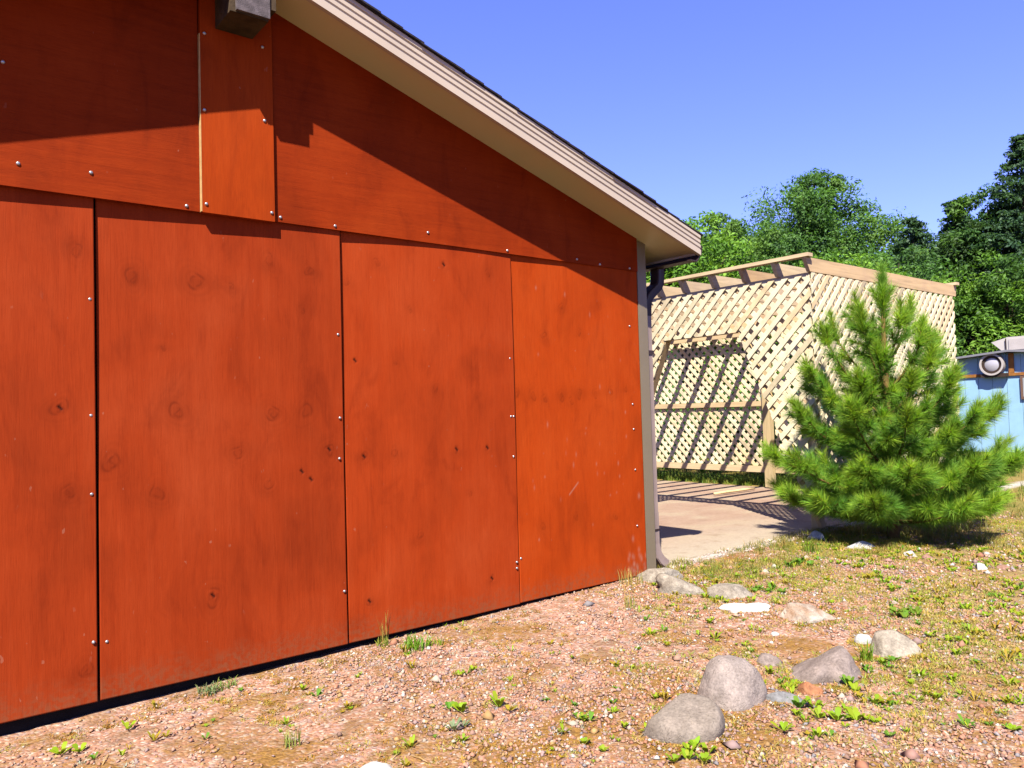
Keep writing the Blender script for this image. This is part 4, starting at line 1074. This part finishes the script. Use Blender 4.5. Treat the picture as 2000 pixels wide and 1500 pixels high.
# ------------------------------------------------------------------ trees
def leaf_cloud(r, centers, radii, per, size, cols, flat=0.75):
    n = len(centers); tot = n * per
    c = np.repeat(np.array(centers), per, 0); R = np.repeat(np.array(radii), per)
    d = r.normal(size=(tot, 3)); d /= np.linalg.norm(d, axis=1)[:, None]
    rad = r.rand(tot) ** 0.45
    P = c + d * (R * rad)[:, None] * np.array((1, 1, flat))
    nrm = d * 0.6 + r.normal(size=(tot, 3)) * 0.6 + np.array((0, 0, 0.55)); nrm /= np.linalg.norm(nrm, axis=1)[:, None]
    a = np.cross(nrm, r.normal(size=(tot, 3))); a /= np.linalg.norm(a, axis=1)[:, None]; b = np.cross(nrm, a)
    s = size * r.uniform(0.6, 1.25, tot)[:, None]
    V = np.stack([P - a * s, P - b * s * 0.42 + a * s * 0.1, P + a * s, P + b * s * 0.42 + a * s * 0.1], 1)
    V[:, 0] -= nrm * s * 0.25; V[:, 2] -= nrm * s * 0.25
    ci = np.repeat(r.randint(0, len(cols), n), per)
    C = np.array(cols)[ci] * r.uniform(0.75, 1.25, (tot, 1))
    return V.reshape(-1, 3), np.arange(tot * 4).reshape(-1, 4), np.repeat(C, 4, 0)
def leafy_tree(name, label, x, y, h, lobes, ncl, per, leaf, cols, seed, trunk_r=0.2, group=None, cat='tree'):
    r = np.random.RandomState(seed)
    root = thing(name, (x, y, 0), label, cat, group)
    cen, rad = [], []
    for (dx, dy, z, rx, rz, w) in lobes:
        for _ in range(max(3, int(ncl * w * 1.9))):
            d = r.normal(size=3); d /= np.linalg.norm(d); q = min(1.06, r.rand() ** 0.36 * (1 + 0.07 * r.normal()))
            cen.append((x + dx + d[0] * rx * q, y + dy + d[1] * rx * q, z + d[2] * rz * q)); rad.append(rx * r.uniform(0.18, 0.40))
    V, F, C = leaf_cloud(r, cen, rad, int(per * 1.9), leaf * 0.6, cols)
    V[:, 2] = np.maximum(V[:, 2], 0.03)
    add('crown', mesh_np('crown', V, F, False, C), M_LEAF, root)
    TV, TF = [], []
    def tb(pts, r0, r1):
        v, f = tube(pts, list(np.linspace(r0, r1, len(pts))), 7); o = len(TV); TV.extend(v); TF.extend([tuple(i + o for i in ff) for ff in f])
    top = max(l[2] for l in lobes)
    tb([(x, y, -0.1), (x + .05, y, top * 0.3), (x - .05, y + .05, top * 0.62), (x + .03, y, top)], trunk_r, trunk_r * 0.25)
    for (dx, dy, z, rx, rz, w) in lobes:
        tb([(x, y, z * 0.35), (x + dx * .5, y + dy * .5, z * 0.75), (x + dx, y + dy, z)], trunk_r * 0.5, trunk_r * 0.12)
        for _ in range(4):
            d = r.normal(size=3); d /= np.linalg.norm(d)
            tb([(x + dx * .6, y + dy * .6, z * 0.7), (x + dx + d[0] * rx * .8, y + dy + d[1] * rx * .8, z + abs(d[2]) * rz * .8)], trunk_r * 0.22, trunk_r * 0.05)
    add('trunk', mesh('trunk', TV, TF, True), M_BARK, root)
    return root
def spruce(name, label, x, y, h, R, seed, cols, group=None, z0=0.3):
    r = np.random.RandomState(seed)
    root = thing(name, (x, y, 0), label, 'tree', group)
    cen, rad = [], []
    n = int(h * 5.5)
    for i in range(n):
        f = i / n; z = z0 + (h - z0) * f; L = R * (1 - f) ** 0.85 + 0.12
        for k in range(6 + int(5 * (1 - f))):
            a = r.uniform(0, 6.28); l = L * r.uniform(0.65, 1.12)
            for s in np.arange(0.25, 1.01, 0.25):
                cen.append((x + math.cos(a) * l * s, y + math.sin(a) * l * s, z - 0.22 * l * s + 0.1 * l * s * s)); rad.append(0.13 + 0.17 * L / R * (1.2 - s * .5))
    V, F, C = leaf_cloud(r, cen, rad, 16, 0.075, cols, 0.6)
    # leader
    add('crown', mesh_np('crown', V, F, False, C), M_LEAF, root)
    v, f = tube([(x, y, -0.1), (x, y, h * 0.5), (x, y, h - 0.05)], [0.16, 0.09, 0.012], 7)
    add('trunk', mesh('trunk', v, f, True), M_BARK, root)
    return root
LG = [(0.085, 0.185, 0.025), (0.11, 0.215, 0.028), (0.07, 0.155, 0.025), (0.13, 0.235, 0.03)]
MG = [(0.055, 0.125, 0.03), (0.07, 0.15, 0.033), (0.045, 0.10, 0.028), (0.085, 0.16, 0.035)]
DG = [(0.03, 0.075, 0.02), (0.045, 0.10, 0.02), (0.06, 0.125, 0.022), (0.03, 0.06, 0.02)]
SP = [(0.035, 0.075, 0.04), (0.045, 0.09, 0.045), (0.03, 0.065, 0.03)]
BK = 'trees beyond the pavilion'
leafy_tree('leafy_tree', 'light green tree peeking out behind the eave corner', 10.9, 8.0, 6.3, [(0, 0, 4.6, 1.5, 1.5, .55), (0.9, -0.6, 3.3, 1.5, 1.4, .4), (-0.5, 0.6, 4.9, 1.1, 1.1, .25), (1.4, -1.0, 2.2, 1.5, 1.5, .35)], 90, 70, 0.11, LG, 201, group=BK)
leafy_tree('leafy_tree', 'tall broad tree with the highest crown over the pavilion', 24.9, 13.0, 10.6, [(0.2, -0.2, 8.4, 2.3, 2.2, .6), (-1.4, 1.8, 7.0, 2.3, 2.0, .5), (1.4, -2.2, 7.0, 2.2, 1.9, .45), (0, 0, 5.2, 3.2, 2.4, .7), (0.6, -0.4, 9.9, 1.1, 0.9, .14), (2.1, -3.6, 6.2, 1.6, 1.4, .3), (-2.6, 2.6, 6.3, 2.1, 1.9, .45)], 110, 85, 0.13, MG, 202, 0.3, BK)
leafy_tree('leafy_tree', 'mid-sized tree with two rounded tops left of the tallest crown', 19.6, 12.4, 8.4, [(-0.3, 0.5, 6.6, 1.3, 1.7, .4), (0.7, -0.7, 6.3, 1.5, 1.6, .4), (0, 0, 4.4, 2.4, 2.2, .6), (-1.3, 1.4, 5.2, 1.3, 1.4, .25)], 100, 80, 0.115, MG, 203, 0.22, BK)
leafy_tree('leafy_tree', 'bright green bushy tree behind the pavilion roof corner', 16.6, 7.2, 5.6, [(0, 0, 3.8, 1.8, 1.5, .5), (1.1, -1.1, 3.5, 1.5, 1.3, .35), (-1.1, 1.1, 3.3, 1.6, 1.4, .35), (0, 0, 1.9, 2.2, 1.5, .4)], 90, 70, 0.10, LG, 204, 0.16, BK)
leafy_tree('leafy_tree', 'dense green tree low between the pine top and the spruces', 19.5, 7.0, 6.0, [(0, 0, 4.3, 1.6, 1.5, .5), (0.8, -0.8, 3.8, 1.5, 1.5, .4), (-0.8, 0.8, 3.6, 1.5, 1.4, .4), (0, 0, 2.0, 2.0, 1.6, .4)], 90, 70, 0.11, MG, 205, 0.18, BK)
leafy_tree('leafy_tree', 'tall dark leafy tree at the right picture edge', 25.5, 4.4, 9.0, [(0, 0, 6.9, 1.4, 1.9, .4), (0.6, -1.6, 7.0, 1.7, 2.3, .4), (-0.6, 0.9, 5.4, 1.6, 1.7, .4), (0, -0.4, 3.4, 2.3, 2.0, .6)], 110, 80, 0.12, DG, 206, 0.25, BK)
leafy_tree('leafy_tree', 'leafy tree with bright tufts over dark gaps above the shed', 20.1, 3.9, 5.6, [(0, 0, 3.9, 1.3, 1.3, .4), (0.5, -1.3, 4.2, 1.3, 1.4, .35), (-0.5, 1.3, 3.4, 1.3, 1.3, .35), (0, 0, 2.3, 1.9, 1.4, .4)], 80, 75, 0.115, [(0.07, 0.15, 0.02), (0.10, 0.19, 0.025), (0.04, 0.09, 0.02)], 207, 0.16, BK)
leafy_tree('leafy_tree', 'tall dark tree between the spruce tips and the right edge tree', 23.6, 5.7, 8.3, [(0, 0, 6.3, 1.3, 1.7, .4), (0.7, -0.8, 6.6, 1.1, 1.4, .3), (-0.6, 0.8, 5.2, 1.5, 1.6, .4), (0, 0, 3.2, 2.0, 2.0, .5)], 100, 75, 0.12, DG, 221, 0.22, BK)
spruce('spruce_tree', 'dark spruce with a thin tip, left of the two pointed tips', 22.4, 7.5, 7.5, 2.7, 211, SP, BK)
spruce('spruce_tree', 'dark spruce with a thin tip, right of the two pointed tips', 23.3, 6.5, 8.0, 2.8, 212, SP, BK)
spruce('spruce_tree', 'tallest spruce reaching up at the right picture edge', 23.0, 4.4, 9.5, 3.0, 213, SP, BK)
leafy_tree('leafy_tree', 'dark filler tree deep behind the left of the pavilion', 16.0, 12.0, 5.0, [(0, 0, 3.2, 2.0, 1.7, .5), (-1.2, 1.4, 2.8, 1.8, 1.6, .4), (1.3, -1.6, 2.8, 1.8, 1.6, .4), (0, 0, 1.4, 2.4, 1.3, .4)], 90, 70, 0.12, MG, 208, 0.16, BK)
leafy_tree('leafy_tree', 'dark round tree seen through the gap under the spruces', 26.5, 8.4, 6.6, [(0, 0, 4.4, 2.2, 1.9, .5), (1.2, -1.4, 3.6, 2.0, 1.8, .4), (-1.3, 1.5, 3.6, 2.0, 1.8, .4), (0, 0, 1.8, 2.6, 1.6, .4)], 90, 70, 0.14, DG, 209, 0.2, BK)
# shrubs right behind the back lattice wall
for i, (x, y, h, lab) in enumerate([(7.6, 3.2, 1.5, 'green shrub behind the right end of the back lattice panels'), (7.9, 4.6, 1.7, 'green shrub behind the middle of the back lattice panels'),
                                    (8.2, 6.1, 1.8, 'green shrub behind the left end of the back lattice panels'), (8.8, 7.7, 2.0, 'far green shrub behind the house side of the lattice')]):
    leafy_tree('shrub', lab, x, y, h, [(0, 0, h * 0.5, 0.8, h * 0.45, .6), (0.3, -0.6, h * 0.4, 0.6, h * 0.35, .4), (-0.2, 0.6, h * 0.45, 0.6, h * 0.4, .4)], 40, 60, 0.055, MG, 300 + i, 0.04, 'shrubs behind the back lattice wall', 'shrub')
leafy_tree('shrub', 'leafy green bush at the right picture edge below the blue shed', 12.0, 0.75, 0.9, [(0, 0, 0.38, 0.42, 0.34, .6), (0.5, -0.5, 0.30, 0.4, 0.28, .5)], 40, 50, 0.05, LG, 320, 0.03, None, 'shrub')

# ------------------------------------------------------------------ blue shed
SX = 15.0
def sy(y): return -3.926 + (y + 3.926) * 1.115
def sz(z): return 1.246 + (z - 1.246) * 1.115
shed = thing('blue_shed', (16.5, 2.5, 0.0), 'low light blue board shed with orange trim behind the pine', 'shed')
M_BLUE = simple('light_blue_paint', (0.40, 0.70, 1.05), 0.6, 0.3, 0.07, 5)
M_OCHRE = simple('ochre_trim', (0.42, 0.17, 0.035), 0.7, 0.2, 0.25, 12)
M_DARKW = simple('dark_brown_wood', (0.06, 0.035, 0.025), 0.8, 0.2, 0.3, 12)
M_METAL = simple('pale_metal', (0.66, 0.60, 0.58), 0.5, 0.4, 0.06, 6)
M_SHEETR = simple('shed_roof_metal', (0.30, 0.30, 0.34), 0.45, 0.5, 0.1, 5)
AY = sy(1.713); AZ = sz(2.17)
def shroof(y): return AZ - 0.085 * abs(y - AY)
y = sy(-1.8); k = 0
while y < sy(5.9):
    y2 = y + 0.288
    add('wall_board', prism_x('wall_board', [(y, 0.02), (y2 - 0.008, 0.02), (y2 - 0.008, shroof(y2) - .03), (y, shroof(y) - .03)], SX, SX + 0.02), M_BLUE, shed)
    y = y2
add('back_wall', box_me('back_wall', SX + 0.021, SX + 3.2, sy(-1.75), sy(5.85), 0.0, sz(1.75)), M_DARKW, shed)
for ya, yb in ((sy(-2.0), AY), (AY, sy(6.1))):
    add('roof', prism_x('roof', [(ya, shroof(ya) - 0.025), (yb, shroof(yb) - 0.025), (yb, shroof(yb) + 0.02), (ya, shroof(ya) + 0.02)], SX - 0.26, SX + 3.3), M_SHEETR, shed)
boxo('trim_rail', (SX - 0.04, SX - 0.001, sy(-1.8), sy(5.85), sz(1.675), sz(1.735)), M_OCHRE, shed)
boxo('king_post', (SX - 0.042, SX - 0.001, AY - 0.05, AY + 0.05, sz(1.736), AZ - 0.05), M_OCHRE, shed)
boxo('bracket_beam', (SX - 0.16, SX - 0.041, sy(1.76), sy(2.23), sz(1.66), sz(1.73)), M_DARKW, shed)
win = boxo('window', (SX - 0.05, SX - 0.001, sy(1.0), sy(1.565), sz(1.2), sz(1.66)), simple('window_frame_brown', (0.22, 0.12, 0.08), 0.6, 0.3), shed)
boxo('pane', (SX - 0.055, SX - 0.051, sy(1.05), sy(1.52), sz(1.25), sz(1.62)), simple('window_pane', (0.5, 0.55, 0.6), 0.15, 0.6), win)
# round disc of unknown use with a white rim on the gable, not lit
def disc_ring(name, y, z, r0, r1, x0, x1, mat, parent, n=40):
    V, F = [], []
    for i in range(n):
        w = 2 * math.pi * i / n
        for rr, xx in ((r0, x0), (r1, x0), (r1, x1), (r0, x1)):
            V.append((xx, y + rr * math.cos(w), z + rr * math.sin(w)))
    for i in range(n):
        j = (i + 1) % n
        for k in range(4):
            F.append((i * 4 + k, i * 4 + (k + 1) % 4, j * 4 + (k + 1) % 4, j * 4 + k))
    return add(name, mesh(name, V, F, False), mat, parent)
DY, DZ = sy(2.018), sz(1.914)
disc = thing('round_wall_disc', (SX - 0.1, DY, DZ - 0.26), 'round disc with white rim and dark ring on the blue gable', 'wall disc')
disc_ring('rim', DY, DZ, 0.205, 0.245, SX - 0.20, SX - 0.045, M_METAL, disc)
disc_ring('dark_ring', DY, DZ, 0.15, 0.205, SX - 0.17, SX - 0.10, M_DARKW, disc)
nn = 40
V = [(SX - 0.185, DY, DZ)] + [(SX - 0.18 + 0.02 * 0, DY + 0.09 * math.cos(2 * math.pi * i / nn), DZ + 0.09 * math.sin(2 * math.pi * i / nn)) for i in range(nn)] + \
    [(SX - 0.15, DY + 0.155 * math.cos(2 * math.pi * i / nn), DZ + 0.155 * math.sin(2 * math.pi * i / nn)) for i in range(nn)]
F = [(0, 1 + (i + 1) % nn, 1 + i) for i in range(nn)] + [(1 + i, 1 + (i + 1) % nn, 1 + nn + (i + 1) % nn, 1 + nn + i) for i in range(nn)]
add('dome', mesh('dome', V, F, True), simple('milky_dome', (0.62, 0.60, 0.68), 0.25, 0.6, 0.03), disc)
# pale metal box with a tapering hood standing on the shed roof
ru = thing('roof_cooler', (SX + 0.5, sy(1.4), AZ - 0.02), 'pale metal box with a pointed hood on the shed roof', 'roof unit')
M_PALE = simple('pale_enamel', (0.72, 0.67, 0.64), 0.5, 0.4, 0.05)
y1 = sy(1.83); zb = shroof(sy(1.3)) + 0.0; zt = sz(2.46)
boxo('box_body', (SX + 0.15, SX + 0.95, sy(0.9), y1, zb, zt), M_PALE, ru)
boxo('front_panel', (SX + 0.13, SX + 0.149, sy(1.1), y1 - 0.05, zb + 0.07, zt - 0.05), M_METAL, ru)
yt = sy(2.12)
V = [(SX + 0.2, y1 + .03, zb - 0.02), (SX + 0.2, y1 + .03, zt - 0.01), (SX + 0.2, yt, zt - 0.09), (SX + 0.85, y1 + .03, zb - 0.02), (SX + 0.85, y1 + .03, zt - 0.01), (SX + 0.85, yt, zt - 0.09)]
add('hood', mesh('hood', V, [(0, 1, 2), (5, 4, 3), (0, 3, 4, 1), (1, 4, 5, 2), (2, 5, 3, 0)]), M_PALE, ru)
boxo('seam_strip', (SX + 0.16, SX + 0.90, y1 + 0.002, y1 + 0.028, zb - 0.02, zt - 0.03), M_DARKW, ru)

# unlabelled parts keep plain names; drop helper properties
for o in bpy.data.objects:
    if o.type == 'MESH' and o.parent is None and 'kind' in o and o['kind'] == 'structure':
        for k in ('label', 'category'):
            if k in o: del o[k]
